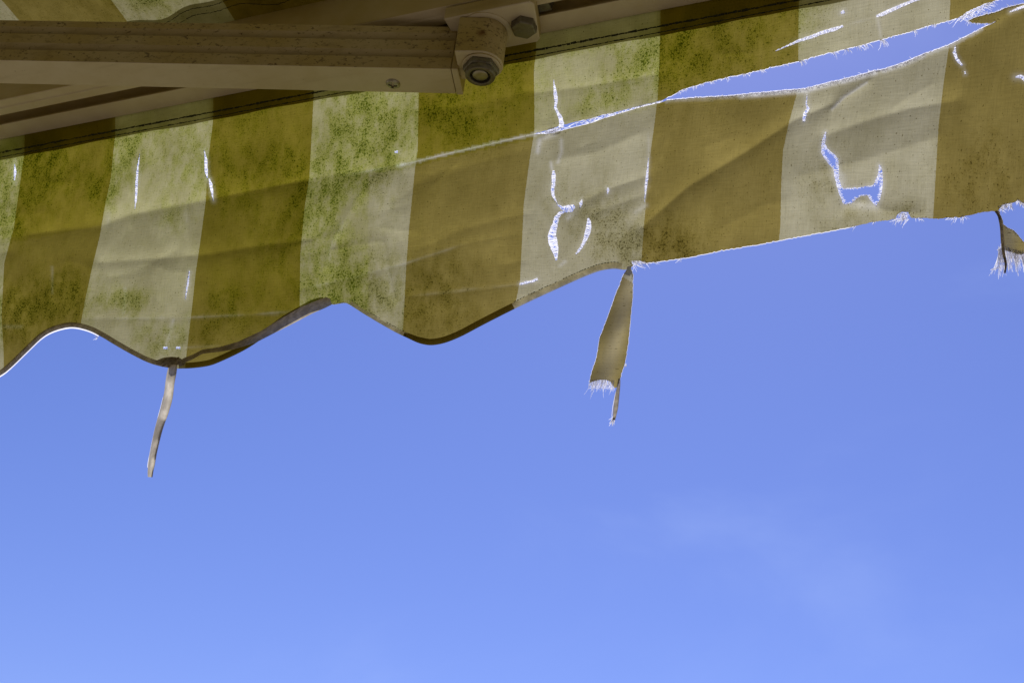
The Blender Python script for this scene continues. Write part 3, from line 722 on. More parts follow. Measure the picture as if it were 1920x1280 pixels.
# lower torn edge, right half
yarn.fray(torn_r[4:], 1, 0.55, 1.2, 2.8, slant=-0.3)
yarn.px(torn_r[6:150] + np.array([0, 0.5]), 0.00024, 0.00024, -0.0003)
for x, y, n, l, a0, sp in ((1188, 492, 26, 18, 0.35, 0.4), (1205, 493, 16, 14, 0.2, 0.5), (1225, 492, 6, 10, 0.5, .6), (1275, 486, 4, 14, 1.9, .4), (1692, 402, 34, 11, 1.2, .7), (1698, 408, 20, 14, 2.2, .5), (1683, 410, 10, 13, 2.5, .5),
                           (1700, 412, 7, 18, 2.6, .3), (1805, 406, 12, 12, 1.0, .6), (1790, 409, 8, 16, 2.3, .5), (1722, 410, 6, 14, .6, .5), (1876, 389, 34, 11, .8, .6), (1886, 383, 24, 10, 1.3, .4), (1893, 382, 12, 15, 1.5, .3), (1908, 377, 22, 8, .9, .5), (1916, 381, 26, 10, 1.2, .5),
                           (1640, 417, 5, 8, 2.4, .5), (1600, 425, 4, 8, 2.4, .5), (1932, 385, 20, 12, 1.3, .5)):
    for _ in range(n):
        p = np.array([x + rng.normal(0, 3.0), y + rng.normal(0, 1.2) - 1.5]); a = rng.normal(a0, sp); ln = l * rng.uniform(.5, 1.25)
        dv = np.array([math.cos(a), math.sin(a)]); sd = np.array([-dv[1], dv[0]]) * rng.normal(0, .25)
        yarn.px([p, p + dv * ln * .35, p + dv * ln * .7 + sd * ln * .4, p + dv * ln + sd * ln], 0.00016, 0.00005, rng.normal(0, 0.002))
# sparse fuzz on the hemmed scallops
sm = scallop_mid
k0 = np.argmin(np.abs(sm[:, 0] - 960)); yarn.fray(sm[k0:], 1, 0.10, 1.0, 2.5)
kk = np.argmin(np.abs(sm[:, 0] - 618)); yarn.fray(sm[kk:kk + 9], 1, 1.3, 1.5, 4.0)
for _ in range(4): yarn.px([(180 + rng.normal(0, 2), 630), (183, 633), (178 + rng.normal(0, 2), 637)], 0.0002, 0.0001)
seg = scallop_left[(scallop_left[:, 0] > -60) & (scallop_left[:, 0] < 190)]; yarn.px(seg + np.array([0, 1.2]), 0.0006, 0.0006, -0.0006)
seg = sm[(sm[:, 0] > 535) & (sm[:, 0] < 592)]
put('frayed_threads', yarn.mesh(), M_THREAD, valance, kind='stuff', label='frayed white threads along the rips')

# ------------------------------------------------------------------ hems, binding tape, stitching
def ribbon(name, a, b, dt, material=M_CLOTH, parent=valance, bulge=0.0, rows=4, tf=None, thick=0.0, label=None, alg_k=1.0):
    """strip of cloth between two curves of the plan"""
    n = max(len(a), len(b))
    ia = np.linspace(0, 1, n); A = np.stack([np.interp(ia, np.linspace(0, 1, len(a)), np.array(a, float)[:, i]) for i in (0, 1)], 1)
    B = np.stack([np.interp(ia, np.linspace(0, 1, len(b)), np.array(b, float)[:, i]) for i in (0, 1)], 1)
    V = []; 
    for r in range(rows + 1):
        q = r / rows; p = A + (B - A) * q
        t = (sheet_t(p[:, 0], p[:, 1]) if tf is None else tf(p[:, 0], p[:, 1], q)) + dt + bulge * math.sin(PI * q)
        V.append((p, t))
    P = np.concatenate([p for p, _ in V]); T = np.concatenate([t for _, t in V])
    W = loc_t(P[:, 0], P[:, 1], T)
    F_ = []
    for r in range(rows):
        for i in range(n - 1): F_.append((r * n + i, r * n + i + 1, (r + 1) * n + i + 1, (r + 1) * n + i))
    me = mesh_from(W, F_)
    u, v = cloth_uv(P[:, 0], P[:, 1]); lay = me.uv_layers.new(name='cloth')
    li = np.empty(len(me.loops), int); me.loops.foreach_get('vertex_index', li)
    lay.data.foreach_set('uv', np.stack([u[li], v[li]], 1).astype(np.float32).ravel())
    for nm, arr in zip(('moss', 'algae', 'worn_lit'), cloth_attrs(P[:, 0], P[:, 1])):
        arr = arr * alg_k if nm != 'worn_lit' else arr * 0
        at = me.attributes.new(nm, 'FLOAT', 'POINT'); at.data.foreach_set('value', arr.astype(np.float32))
    o = put(name, me, material, parent, True)
    if thick:
        md = o.modifiers.new('thickness', 'SOLIDIFY'); md.thickness = thick; md.offset = 0
    if label: o['label'] = label
    return o
hx = np.arange(-750, 2370, 10.0)
hw = 0.9 * np.sin(hx * 0.021) + 0.6 * np.sin(hx * 0.057 + 1)
ribbon('top_hem', np.stack([hx, line_y(LIP, hx) - 5], 1), np.stack([hx, line_y(HEM, hx) + hw], 1), 0.0022, bulge=0.0012, rows=6, label='dark doubled hem under the rail', alg_k=0.45)
st = Yarn()
for fr, th, am in ((0.60, 0.00060, 0.35), (0.86, 0.00034, 0.3)):
    x = -740.0
    while x < 2350:
        l = rng.uniform(4.5, 7.5)
        ys = [float(line_y(LIP, q)) * (1 - fr) + float(line_y(HEM, q)) * fr + rng.normal(0, am) for q in (x, x + l * .5, x + l)]
        pts = np.array([(x, ys[0]), (x + l * .5, ys[1]), (x + l, ys[2])])
        W = loc_t(pts[:, 0], pts[:, 1], sheet_t(pts[:, 0], pts[:, 1]) + 0.0040); st.add(W, th * rng.uniform(.7, 1.5))
        x += l + rng.uniform(-1.0, 0.9)
put('stitching', st.mesh(), M_STITCH, valance, kind='stuff')

def offset(poly, d):
    g = np.gradient(poly, axis=0); g /= np.linalg.norm(g, axis=1)[:, None]
    return poly + np.stack([g[:, 1], -g[:, 0]], 1) * d
sl = scallop_left
ribbon('edge_binding', offset(sl, 9.0), offset(sl, -0.3), 0.0016, M_TAPE, bulge=0.0012, label='brown tape binding the scalloped edge')
ribbon('edge_binding', np.array([(342, 672), (360, 665), (380, 655), (413, 650), (447, 640), (488, 621), (530, 595), (563, 576), (597, 562), (612, 557), (619, 560)], float),
       np.array([(342, 682), (360, 674), (380, 663), (413, 659), (438, 655), (480, 642), (513, 625), (547, 608), (585, 588), (610, 577), (622, 571)], float), 0.0062, M_TAPE, bulge=0.0015, label='loose greyish tape hanging off the scallop')
s1 = sm[(sm[:, 0] > 332) & (sm[:, 0] < 612)]
ribbon('lower_hem', offset(s1, 11.0), offset(s1, 0.0), 0.0014, bulge=0.0006)
s2 = sm[(sm[:, 0] > 650) & (sm[:, 0] < 1168)]
hwid = np.interp(s2[:, 0], [650, 740, 790, 900, 1000, 1168], [7, 7, 12, 12, 12, 12])
g = np.gradient(s2, axis=0); g /= np.linalg.norm(g, axis=1)[:, None]; nn_ = np.stack([g[:, 1], -g[:, 0]], 1)
for x0, x1, mt in ((648, 758, M_HEMT), (758, 966, M_CLOTH), (966, 1170, M_HEMT)):
    mk = (s2[:, 0] >= x0 - 3) & (s2[:, 0] <= x1 + 3)
    ribbon('lower_hem', (s2 + nn_ * hwid[:, None])[mk], s2[mk], 0.0014, mt, bulge=0.0006)
st2 = Yarn()
for a0, a1, off in ((652, 760, 8.5), (965, 1168, 12.5)):
    q = sm[(sm[:, 0] > a0) & (sm[:, 0] < a1)]; q = offset(q, off)
    for i in range(len(q) - 1):
        if rng.random() < .8: st2.px([q[i] + rng.normal(0, .4, 2), q[i] * .3 + q[i + 1] * .7], 0.00022, 0.00022, np.array([0.0022, 0.0022]))
put('stitching', st2.mesh(), M_STITCH, valance, kind='stuff')
# knotted tape at the lowest point of the scallop and its loose end
def band(name, pts, widths, dts, mat_, parent, fold=0.25, thick=0.0005, label=None, tbase=None):
    c = catmull(pts, 4.0); n = len(c)
    ar = np.linspace(0, 1, n); w = np.interp(ar, np.linspace(0, 1, len(widths)), widths); dt = np.interp(ar, np.linspace(0, 1, len(dts)), dts)
    a, b = side_curves(c, w)
    tb = sheet_t(c[:, 0], np.minimum(c[:, 1], 690)) if tbase is None else np.full(n, tbase)
    cols = (0.0, 0.18, 0.5, 0.85, 1.0); offs = (-0.0045, -0.0006, 0.0007, 0.0003, -0.0006)
    P = []; T = []
    for q, o_ in zip(cols, offs):
        p = a + (b - a) * q
        P.append(p); T.append(tb + dt + o_ * fold * 4)
    P_ = np.concatenate(P); T_ = np.concatenate(T); W = loc_t(P_[:, 0], P_[:, 1], T_)
    f = [(r * n + i, r * n + i + 1, (r + 1) * n + i + 1, (r + 1) * n + i) for r in range(len(cols) - 1) for i in range(n - 1)]
    o = put(name, mesh_from(W, f), mat_, parent, True)
    if thick:
        md = o.modifiers.new('thickness', 'SOLIDIFY'); md.thickness = thick; md.offset = 0
    if label: o['label'] = label
    return o
hang = band('hanging_tape', [(281.5, 894), (282.5, 880), (287.5, 850), (295, 815), (301, 793), (309, 768), (315.5, 742), (319, 715), (323, 694), (326, 678)], [9, 13, 13, 14, 15, 17, 18, 17, 18, 15], [0.004, 0.007, 0.004, -0.002, 0.001, 0.006, 0.004], M_HANG, valance, 0.40, 0.0, 'narrow pale tape end hanging from the scallop tip')
_v = np.array([tuple(v.co) for v in hang.data.vertices]); _n = len(_v) // 5; tape_edge = _v[:_n] if proj(_v[5][0], -_v[5][1], _v[5][2])[0] < proj(_v[5 + 4 * _n][0], -_v[5 + 4 * _n][1], _v[5 + 4 * _n][2])[0] else _v[4 * _n:]
band('tape_knot', [(292, 680), (306, 677), (320, 676), (334, 677), (347, 681)], [7, 13, 15, 14, 8], [0.004, 0.0055, 0.006, 0.0055, 0.004], M_TAPE, valance, 0.2, 0.0)
band('tape_knot', [(303, 686), (313, 678), (322, 673), (330, 674)], [5, 9, 9, 6], [0.006, 0.0075, 0.0075, 0.006], M_TAPE, valance, 0.2, 0.0)
band('tape_knot', [(331, 671), (336, 678), (340, 686)], [9, 10, 7], [0.006, 0.0078, 0.006], M_TAPE, valance, 0.2, 0.0)

# ------------------------------------------------------------------ torn strips hanging from the edge
def strip_uv(k):
    def f(X, Y):
        return np.full(X.shape, k) + (X - 1150) / 900.0, -(Y - 500) / 230.0
    return f
def strip_at(X, Y):
    return np.full(X.shape, 0.40), np.full(X.shape, 0.0), np.full(X.shape, 0.10) + 0.06 * np.sin(X * 0.11 + Y * 0.03)
strip_t = lambda x, y: np.float64(0.0005) + 0.004 * np.sin((y - 500) / 90.0) + 0.0040 * np.sin((x + (y - 500) * 0.25 - 1170) / 15.0) + 0.0012 * np.sin(y / 14.0 + x * .05) + 0 * x
so = rag(resample([(1176, 500), (1175, 506), (1168, 516), (1161, 536), (1152, 558), (1137, 601), (1124, 634), (1119, 668), (1109, 699), (1105, 717), (1112, 715), (1124, 712), (1135, 712), (1144, 715), (1152, 727), (1158, 726), (1164, 705), (1172, 679), (1178, 643), (1181, 609), (1186, 558), (1187, 516), (1183, 503), (1185, 497), (1176, 500)], 3.0)[:-1], 0.3)
def strip_uv1(X, Y):
    lim = 520 + (X - 1168) * 0.5
    return np.where(Y < lim, 5.5, 6.5) + (X - 1150) / 900.0, -(Y - 500) / 230.0
strip = put('torn_strip', cloth_mesh(so, [], 3.0, strip_t, strip_uv1, strip_at), M_CLOTH, valance, label='long brown torn cloth strip hanging down with frayed end')
y2 = Yarn()
for k in range(95):
    q = rng.random(); x = 1106 + 46 * q; y = 713 + 10 * max(0, q - .75) * 4 * .25 + rng.normal(0, .8); l = rng.uniform(12, 30) * (1.0 - 0.25 * q) * (1.25 if rng.random() < .2 else .8)
    a = 1.75 + rng.normal(0, .13); dv = np.array([math.cos(a), math.sin(a)]); sd = np.array([-dv[1], dv[0]]) * rng.normal(0, .2)
    y2.px([np.array([x, y - 2]), np.array([x, y]) + dv * l * .5, np.array([x, y]) + dv * l + sd * l * .5], 0.00015, 0.00005, rng.normal(0, .002), strip_t)
for k in range(6):                                   # cross threads still woven into the fringe
    y = 714 + k * 2.6; n = 8; x0 = 1104 - k * .25; x1 = 1153 - k * 1.3
    y2.px([(x, y + 3.5 * math.sin((x - 1104) / 48 * PI) * -0.6 + (x - 1104) * .07 + rng.normal(0, .4)) for x in np.linspace(x0, x1, n)], 0.00014, 0.00010, 0, strip_t)
def fz(c, idx, **kw): y2.fray(c[idx], kw.pop('sd', 1), kw.pop('dens', .9), 1.0, 2.2, tfun=strip_t, **kw)
half = len(so) // 2
y2.fray(so[:half], 1, .9, .8, 1.8, tfun=strip_t); y2.fray(so[half:], 1, .8, .8, 1.8, tfun=strip_t)
y2.px(so[2:78], 0.00020, 0.00020, -0.0003, strip_t); y2.px(so[96:-3], 0.00020, 0.00020, -0.0003, strip_t)
for _ in range(6): y2.px([(1172, 688), (1174 + rng.normal(0, 1), 685), (1173 + rng.normal(0, 2), 681)], .0002, .0001, 0, strip_t)
put('frayed_threads', y2.mesh(), M_THREAD, valance, kind='stuff')
band('torn_strip', [(1162, 702), (1160, 722), (1157, 745), (1154, 768), (1151, 787)], [2.5, 6, 8, 9, 5], [0.0, 0.001, 0.002], M_TAPE, valance, 0.1, 0.0, 'thin twisted remnant beside the torn strip', tbase=0.003)
y3 = Yarn()
for k in range(26):
    p = np.array([1151 + rng.normal(0, 2.0), 785 + rng.normal(0, 2)]); a = 1.95 + rng.normal(0, .25); l = rng.uniform(6, 14); dv = np.array([math.cos(a), math.sin(a)])
    y3.px([p - dv * 3, p + dv * l * .5, p + dv * l + rng.normal(0, 1.0, 2)], .0002, .0001, 0, None, 0.004)
y3.px([(1164, 705), (1162, 712), (1154, 738), (1149, 762), (1147, 780)], .00026, .0002, 0, None, 0.0045)
# tatter at the right edge of the picture
tat_t = lambda x, y: 0.002 + 0.006 * np.sin((x - 1880) / 22.0) + 0 * y
ta = rag(resample([(1867, 396), (1872, 402), (1876, 415), (1878, 430), (1879, 450), (1880, 470), (1884, 470), (1893, 472), (1905, 477), (1922, 477), (1945, 490), (1958, 480), (1945, 470), (1930, 458), (1918, 452), (1910, 441), (1900, 431), (1890, 427), (1882, 421), (1878, 408), (1874, 396), (1867, 396)], 3.0)[:-1], .35)
put('torn_strip', cloth_mesh(ta, [], 3.0, tat_t, lambda X, Y: (np.full(X.shape, 8.5) + (X - 1900) / 900., -(Y - 400) / 230.), strip_at), M_CLOTH, valance, label='brown tatter with white fringe hanging from the torn corner')
band('torn_strip', [(1867, 396), (1873, 405), (1877.5, 425), (1879.5, 450), (1882, 475), (1886, 495), (1884, 512)], [3, 4, 4.5, 5, 4, 3, 1.5], [0.004, 0.006, 0.006, 0.004], M_TAPE, valance, 0.1, 0.0005, 'rolled dark edge of the tatter', tbase=0.003)
for k in range(230):
    q = rng.random(); x = 1884 + 62 * q; y = np.interp(x, [1884, 1905, 1922, 1945], [468, 475, 476, 488]) + rng.normal(0, 2)
    l = rng.uniform(12, 26) * (1.6 if int(q * 9) % 2 == 0 else .9); a = 1.35 + .12 * math.sin(q * 25) + rng.normal(0, .10); dv = np.array([math.cos(a), math.sin(a)])
    y3.px([np.array([x, y - 5]), np.array([x, y]) + dv * l * .5, np.array([x, y]) + dv * l + rng.normal(0, 1.2, 2)], .00015, .00006, rng.normal(0, .0015), tat_t)
for k in range(60):
    x = 1877 + rng.normal(0, 2.4); y = 472 + rng.normal(0, 5); l = rng.uniform(14, 46); a = 1.72 + rng.normal(0, .15); dv = np.array([math.cos(a), math.sin(a)])
    y3.px([np.array([x, y - 4]), np.array([x, y]) + dv * l * .5, np.array([x, y]) + dv * l + rng.normal(0, 1.5, 2)], .00016, .00006, rng.normal(0, .0015), tat_t)
for p in ([(1881, 468), (1875, 466), (1870, 469)], [(1873, 500), (1866, 505), (1858, 506)], [(1880, 448), (1878, 455), (1879, 462)]): 
    for _ in range(3): y3.px(np.array(p) + rng.normal(0, .6, (3, 2)), .00026, .00015, 0, tat_t)
y3.fray(ta[len(ta) // 2:], 1, 1.6, 1.5, 4.0, tfun=tat_t)
y3.add(tape_edge[4:-16], .00045, .00022, 0.0)  # white strand added to paint the sunlit edge of the hanging tape
put('frayed_threads', y3.mesh(), M_THREAD, valance, kind='stuff')

# ------------------------------------------------------------------ front rail
SX0, SX1 = -1.45, 1.15
A_, B_ = L3(0, 1, 0), L3(0, 0, 1)
def rail_piece(name, prof, material, bev=0.0006):
    bm = bmesh.new(); extrude_profile(bm, prof, (L3(SX0, 0, 0), A_, B_), (L3(SX1, 0, 0), A_, B_))
    o = put(name, bm_mesh(bm), material, root)
    return bevel(o, bev) if bev else o
# closed section: (t, h) with a T slot in the underside and a keyhole lip for the valance
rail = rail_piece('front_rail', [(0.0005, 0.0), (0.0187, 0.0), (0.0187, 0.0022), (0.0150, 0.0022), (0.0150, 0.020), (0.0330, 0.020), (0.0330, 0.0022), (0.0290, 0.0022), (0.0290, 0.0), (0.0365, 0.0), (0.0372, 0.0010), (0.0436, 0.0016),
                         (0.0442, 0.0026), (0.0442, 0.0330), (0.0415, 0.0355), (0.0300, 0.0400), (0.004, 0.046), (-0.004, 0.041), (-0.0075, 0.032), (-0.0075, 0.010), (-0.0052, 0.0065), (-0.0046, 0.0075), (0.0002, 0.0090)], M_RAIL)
rail['label'] = 'off white aluminium front rail with dark slot along its underside'

# ------------------------------------------------------------------ canopy cloth running back to the house
CA = math.radians(8.0)
def canopy_mesh():
    s = np.concatenate([np.arange(-1.4, 1.11, 0.02)]); l = np.concatenate([np.linspace(0, 0.14, 22), np.linspace(0.16, 1.15, 24)])
    S, Lg = np.meshgrid(s, l)
    T = 0.0375 + Lg * math.cos(CA)
    H = 0.0375 + Lg * math.sin(CA) + 0.0012 * np.sin(S * 37 + Lg * 20) * np.clip(Lg / .1, 0, 1) - 0.05 * np.sin(np.clip(Lg / 1.15, 0, 1) * PI) ** 2 * 0.5
    n = len(s)
    V = np.stack([S.ravel(), -T.ravel(), H.ravel()], 1)
    f = [(r * n + i, r * n + i + 1, (r + 1) * n + i + 1, (r + 1) * n + i) for r in range(len(l) - 1) for i in range(n - 1)]
    me = mesh_from(V, f)
    lay = me.uv_layers.new(name='cloth'); li = np.empty(len(me.loops), int); me.loops.foreach_get('vertex_index', li)
    u = (S.ravel() + 0.276) / 0.0885 + 4.0; v = -Lg.ravel() / 0.09
    lay.data.foreach_set('uv', np.stack([u[li], v[li]], 1).astype(np.float32).ravel())
    Sf, Lf = S.ravel(), Lg.ravel()
    moss = 0.75 + 0.8 * np.exp(-((Sf + .155) ** 2 + (Lf - .045) ** 2) / (2 * .018 ** 2)); alg = 0.12 + 0.5 * np.exp(-((Sf + .15) ** 2 + (Lf - .045) ** 2) / (2 * .03 ** 2))
    for nm, arr in (('moss', moss), ('algae', alg), ('worn_lit', np.zeros_like(moss))):
        at = me.attributes.new(nm, 'FLOAT', 'POINT'); at.data.foreach_set('value', arr.astype(np.float32))
    return me
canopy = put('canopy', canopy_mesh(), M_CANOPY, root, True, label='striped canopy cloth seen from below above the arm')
# its wavy hem, sewn twice
def canopy_strip(name, l0f, l1f, drop, material):
    s = np.arange(-1.4, 1.11, 0.006); rows = 5; V = []; U = []
    for r in range(rows + 1):
        q = r / rows
        for x in s:
            l = l0f(x) + (l1f(x) - l0f(x)) * q
            V.append((x, -(0.0375 + l * math.cos(CA)), 0.0375 + l * math.sin(CA) - drop * (0.4 + .6 * math.sin(PI * min(q + .1, 1)) ) - .0008)); U.append(((x + 0.276) / .0885 + 4.0, -l / .09))
    n = len(s); f = [(r * n + i, r * n + i + 1, (r + 1) * n + i + 1, (r + 1) * n + i) for r in range(rows) for i in range(n - 1)]
    me = mesh_from(V, f); lay = me.uv_layers.new(name='cloth'); li = np.empty(len(me.loops), int); me.loops.foreach_get('vertex_index', li)
    lay.data.foreach_set('uv', np.array(U, np.float32)[li].ravel())
    for nm, val in (('moss', .5), ('algae', .25), ('worn_lit', 0.)):
        at = me.attributes.new(nm, 'FLOAT', 'POINT'); at.data.foreach_set('value', np.full(len(V), val, np.float32))
    return put(name, me, material, canopy, True)
wav = lambda x: 0.0030 * math.sin(x * 55 + 1.0) + 0.0016 * math.sin(x * 131)
canopy_strip('canopy_hem', lambda x: -0.004, lambda x: 0.0230 + wav(x), 0.0016, M_CLOTH)
cst = Yarn()
for fr in (0.0145, 0.0205):
    x = -1.38
    while x < 1.08:
        l = 0.0035; P = []
        for q in (x, x + l * .5, x + l):
            ll = fr + wav(q) + rng.normal(0, .0002); P.append((q, -(0.0375 + ll * math.cos(CA)), 0.0375 + ll * math.sin(CA) - 0.0030))
        cst.add(np.array(P), 0.00028); x += l + rng.uniform(-.0003, .0006)
put('stitching', cst.mesh(), M_STITCH, canopy, kind='stuff')

# ------------------------------------------------------------------ folding arm
R0 = L3(0.0880, 0.0318, -0.0450)                       # lower near edge at the end cap
L0 = L3(-0.2298, 0.1219, -0.0405)
adir = (L0 - R0).normalized()                           # from the rail towards the elbow
wid = adir.cross(Vector((0, 0, 1))).normalized()
if wid.y < 0: wid = -wid                                # outwards, away from the house
upv = wid.cross(adir).normalized()
if upv.z < 0: upv = -upv
ARM_L = 0.66
spots = [tuple(loc_t(np.array([x]), np.array([y]), np.array([t]))[0]) for x, y, t in ((355, 152, 0.062), (399, 148, 0.052))]
rusty = [tuple(loc_t(np.array([x]), np.array([y]), np.array([t]))[0]) for x, y, t in ((903, 62, 0.0408), (868, 120, 0.028), (884, 118, 0.034))]
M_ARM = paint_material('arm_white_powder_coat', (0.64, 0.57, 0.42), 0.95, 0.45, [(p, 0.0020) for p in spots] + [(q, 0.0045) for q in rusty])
W_, H_ = 0.0262, 0.0378
# (a: outwards, b: up) with two shallow channels in the near side
aprof = [(0.0, 0.0), (W_, 0.0), (W_, H_), (0.0, H_), (0.0, 0.0318), (0.0032, 0.0256), (0.0, 0.0253), (0.0, 0.0166), (0.0032, 0.0104), (0.0, 0.0101)]
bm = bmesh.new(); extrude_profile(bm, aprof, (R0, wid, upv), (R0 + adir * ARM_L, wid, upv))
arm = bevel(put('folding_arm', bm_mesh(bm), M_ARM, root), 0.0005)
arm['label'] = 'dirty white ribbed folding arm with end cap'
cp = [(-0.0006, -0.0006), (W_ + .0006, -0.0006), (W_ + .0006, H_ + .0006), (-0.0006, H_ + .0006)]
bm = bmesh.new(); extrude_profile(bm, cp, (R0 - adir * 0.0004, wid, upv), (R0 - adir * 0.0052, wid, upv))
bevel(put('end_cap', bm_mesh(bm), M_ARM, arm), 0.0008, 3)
# knuckle: neck plus barrel on an upright pivot
PV = L3(0.1085, 0.0265, 0)
br = 0.0148; Z0, Z1 = -0.0425, -0.0118
zc = -adir; zc = Vector((zc.x, zc.y, 0)).normalized(); zs = Vector((-zc.y, zc.x, 0))
outl = []
for k in range(25):
    a = -PI / 2 + PI * k / 24; outl.append(PV + zc * math.cos(a) * br + zs * math.sin(a) * br)
back = (PV - (R0 - adir * 0.0046)).dot(zc)
outl += [PV + zs * br - zc * (back + 0.0003), PV - zs * br - zc * (back + 0.0003)]
bm = bmesh.new()
lo = [bm.verts.new((p.x, p.y, Z0)) for p in outl]; hi = [bm.verts.new((p.x, p.y, Z1)) for p in outl]
n = len(outl)
for i in range(n): bm.faces.new((lo[i], lo[(i + 1) % n], hi[(i + 1) % n], hi[i]))
bm.faces.new(lo[::-1]); bm.faces.new(hi)
bevel(put('knuckle', bm_mesh(bm), M_ARM, arm), 0.0013, 3, 40)
# raised rim round the lower bore
bm = bmesh.new(); lathe(bm, Vector((PV.x, PV.y, Z0 + 0.0002)), Vector((0, 0, -1)), [(0.0134, 0), (0.0134, 0.0012), (0.0126, 0.0018)], 40)
put('knuckle_rim', bm_mesh(bm), M_ARM, arm)
# flange nut with the pivot end recessed in it
bm = bmesh.new()
lathe(bm, Vector((PV.x, PV.y, Z0 - 0.0018)), Vector((0, 0, -1)), [(0.0126, -0.0006), (0.0126, 0.0030), (0.0118, 0.0038)], 6, 0.35)
lathe(bm, Vector((PV.x, PV.y, Z0 - 0.0050)), Vector((0, 0, -1)), [(0.0100, 0), (0.0104, 0.0006), (0.0104, 0.0036), (0.0098, 0.0046), (0.0080, 0.0048), (0.0071, 0.0044), (0.0068, 0.0006)], 40)
bevel(put('pivot_nut', bm_mesh(bm), M_NUT, arm, False), 0.0004, 2, 25)
bm = bmesh.new(); lathe(bm, Vector((PV.x, PV.y, Z0 - 0.0052)), Vector((0, 0, -1)), [(0.0055, 0), (0.0055, 0.0030), (0.0050, 0.0036), (0.0020, 0.0037)], 28)
put('pivot_pin', bm_mesh(bm), M_SCREW, arm, True)
# cross recessed screw in the underside of the arm
def cross_screw(name, c, nrm, r, parent, ang=0.3):
    """domed head with a real cross cut into it"""
    a = 0.62 * r; b = 0.17 * r
    cr = [(b, b), (a, b), (a, -b), (b, -b), (b, -a), (-b, -a), (-b, -b), (-a, -b), (-a, b), (-b, b), (-b, a), (b, a)]
    circ = [(r * math.cos(2 * PI * k / 36), r * math.sin(2 * PI * k / 36)) for k in range(36)]
    mid = [(0.8 * r * math.cos(2 * PI * k / 36), 0.8 * r * math.sin(2 * PI * k / 36)) for k in range(36)]
    pts = [Vector(p) for p in circ + mid + cr]
    ed = [(i, (i + 1) % 36) for i in range(36)] + [(72 + i, 72 + (i + 1) % 12) for i in range(12)]
    v, e, f, *_ = delaunay_2d_cdt(pts, ed, [], 0, 1e-9)
    X = np.array([(p[0], p[1]) for p in v]); T = np.array(f); cc = X[T].mean(1)
    T = T[~in_poly(cc[:, 0], cc[:, 1], np.array(cr))]
    nz_ = nrm.normalized(); u = nz_.orthogonal().normalized(); w = nz_.cross(u); u, w = u * math.cos(ang) + w * math.sin(ang), w * math.cos(ang) - u * math.sin(ang)
    hgt = lambda p: 0.42 * r * math.sqrt(max(0.0, 1 - (p[0] ** 2 + p[1] ** 2) / (1.02 * r) ** 2))
    bm = bmesh.new(); vs = [bm.verts.new(c + u * p[0] + w * p[1] + nz_ * hgt(p)) for p in X]
    for t in T:
        bm.faces.new([vs[i] for i in t])
    top = [bm.verts.new(c + u * p[0] + w * p[1] + nz_ * hgt(p)) for p in cr]; bot = [bm.verts.new(c + (u * p[0] + w * p[1]) * 0.8 - nz_ * 0.35 * r) for p in cr]
    for i in range(12): bm.faces.new((top[i], top[(i + 1) % 12], bot[(i + 1) % 12], bot[i]))
    bm.faces.new(bot)
    ba = [bm.verts.new(c + u * p[0] + w * p[1] - nz_ * .0006) for p in circ]
    tt = [bm.verts.new(c + u * p[0] + w * p[1] + nz_ * hgt(p)) for p in circ]
    for i in range(36): bm.faces.new((ba[i], ba[(i + 1) % 36], tt[(i + 1) % 36], tt[i]))
    return put(name, bm_mesh(bm), M_SCREW, parent)
def on_arm_bottom(x, y):
    v = rays(np.array([x]), np.array([y]))[0]; vl = Vector((v @ DV, -(v @ E2), v @ E3)); c = CAM - ORG; cl_ = Vector((c @ DV, -(c @ E2), c @ E3))
    k = (R0 - cl_).dot(upv) / vl.dot(upv); return cl_ + vl * k
cross_screw('screw', on_arm_bottom(737, 157), -upv, 0.0051, arm)
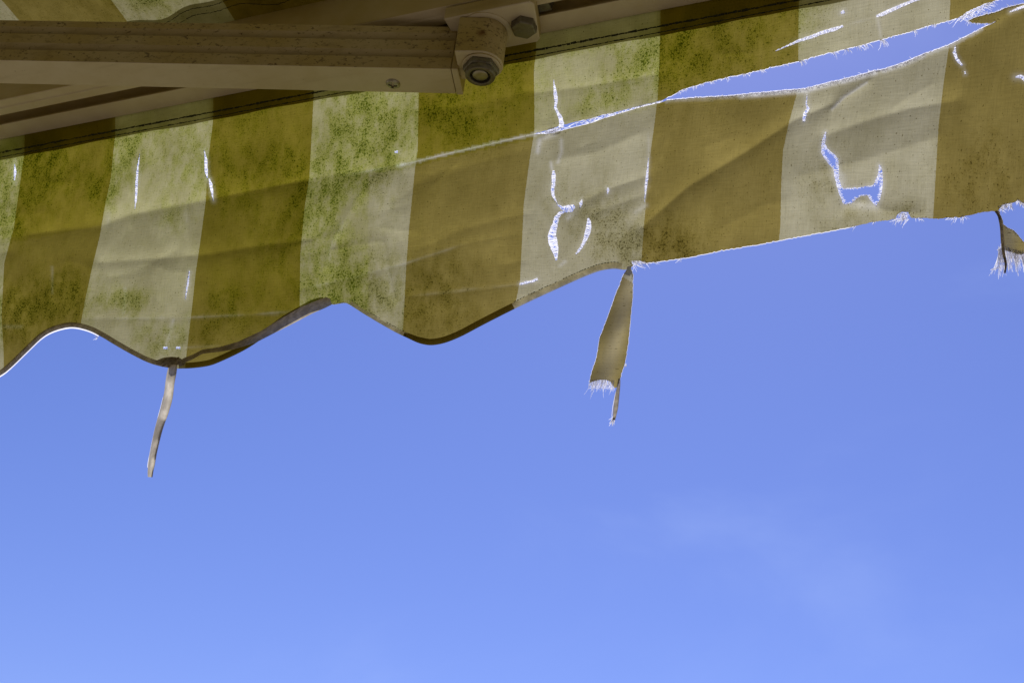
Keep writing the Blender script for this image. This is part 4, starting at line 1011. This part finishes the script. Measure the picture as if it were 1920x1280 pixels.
# elbow and rear arm, left of the picture
EL = R0 + adir * (ARM_L + 0.02) + wid * (W_ / 2)
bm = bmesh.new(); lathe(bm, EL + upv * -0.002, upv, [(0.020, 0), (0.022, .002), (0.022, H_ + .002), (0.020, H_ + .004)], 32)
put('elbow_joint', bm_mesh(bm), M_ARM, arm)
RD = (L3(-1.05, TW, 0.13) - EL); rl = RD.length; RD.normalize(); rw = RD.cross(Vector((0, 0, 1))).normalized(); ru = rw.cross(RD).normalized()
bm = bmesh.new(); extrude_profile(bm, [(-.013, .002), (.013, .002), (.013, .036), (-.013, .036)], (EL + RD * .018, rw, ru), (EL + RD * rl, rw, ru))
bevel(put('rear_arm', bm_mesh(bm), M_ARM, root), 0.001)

# ------------------------------------------------------------------ bracket clamped under the rail
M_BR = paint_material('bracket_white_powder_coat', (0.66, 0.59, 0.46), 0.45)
bm = bmesh.new()
bp = [(0.0840, 0.0452), (0.1475, 0.0452), (0.1500, 0.0420), (0.1415, 0.0085), (0.1385, 0.0060), (0.0840, 0.0060)]
lo = [bm.verts.new(L3(a, b, -0.0112)) for a, b in bp]; hi = [bm.verts.new(L3(a, b, -0.0004)) for a, b in bp]
for i in range(len(bp)): bm.faces.new((lo[i], lo[(i + 1) % len(bp)], hi[(i + 1) % len(bp)], hi[i]))
bm.faces.new(lo[::-1]); bm.faces.new(hi)
br_o = bevel(put('mounting_bracket', bm_mesh(bm), M_BR, root), 0.0012, 3); br_o['label'] = 'white bracket clamping the arm to the rail'
bm = bmesh.new(); lathe(bm, Vector((PV.x, PV.y, -0.0108)), Vector((0, 0, -1)), [(0.0185, 0), (0.0182, 0.0008), (0.0165, 0.0014)], 40)
put('bracket_boss', bm_mesh(bm), M_BR, br_o)
bm = bmesh.new(); lathe(bm, L3(0.1362, 0.0252, -0.0108), Vector((0, 0, -1)), [(0.0092, 0.0), (0.0092, 0.0052), (0.0084, 0.0060), (0.0060, 0.0060)], 6, 0.2)
bevel(put('hex_bolt', bm_mesh(bm), M_NUT, br_o), 0.0003, 2, 25)
# slot nut seen inside the groove beside the bracket
bm = bmesh.new(); extrude_profile(bm, [(0.0195, 0.0024), (0.0284, 0.0024), (0.0284, 0.0105), (0.0195, 0.0105)], (L3(0.120, 0, 0), A_, B_), (L3(0.1535, 0, 0), A_, B_))
bevel(put('slot_nut', bm_mesh(bm), M_NUT, br_o), 0.0004)
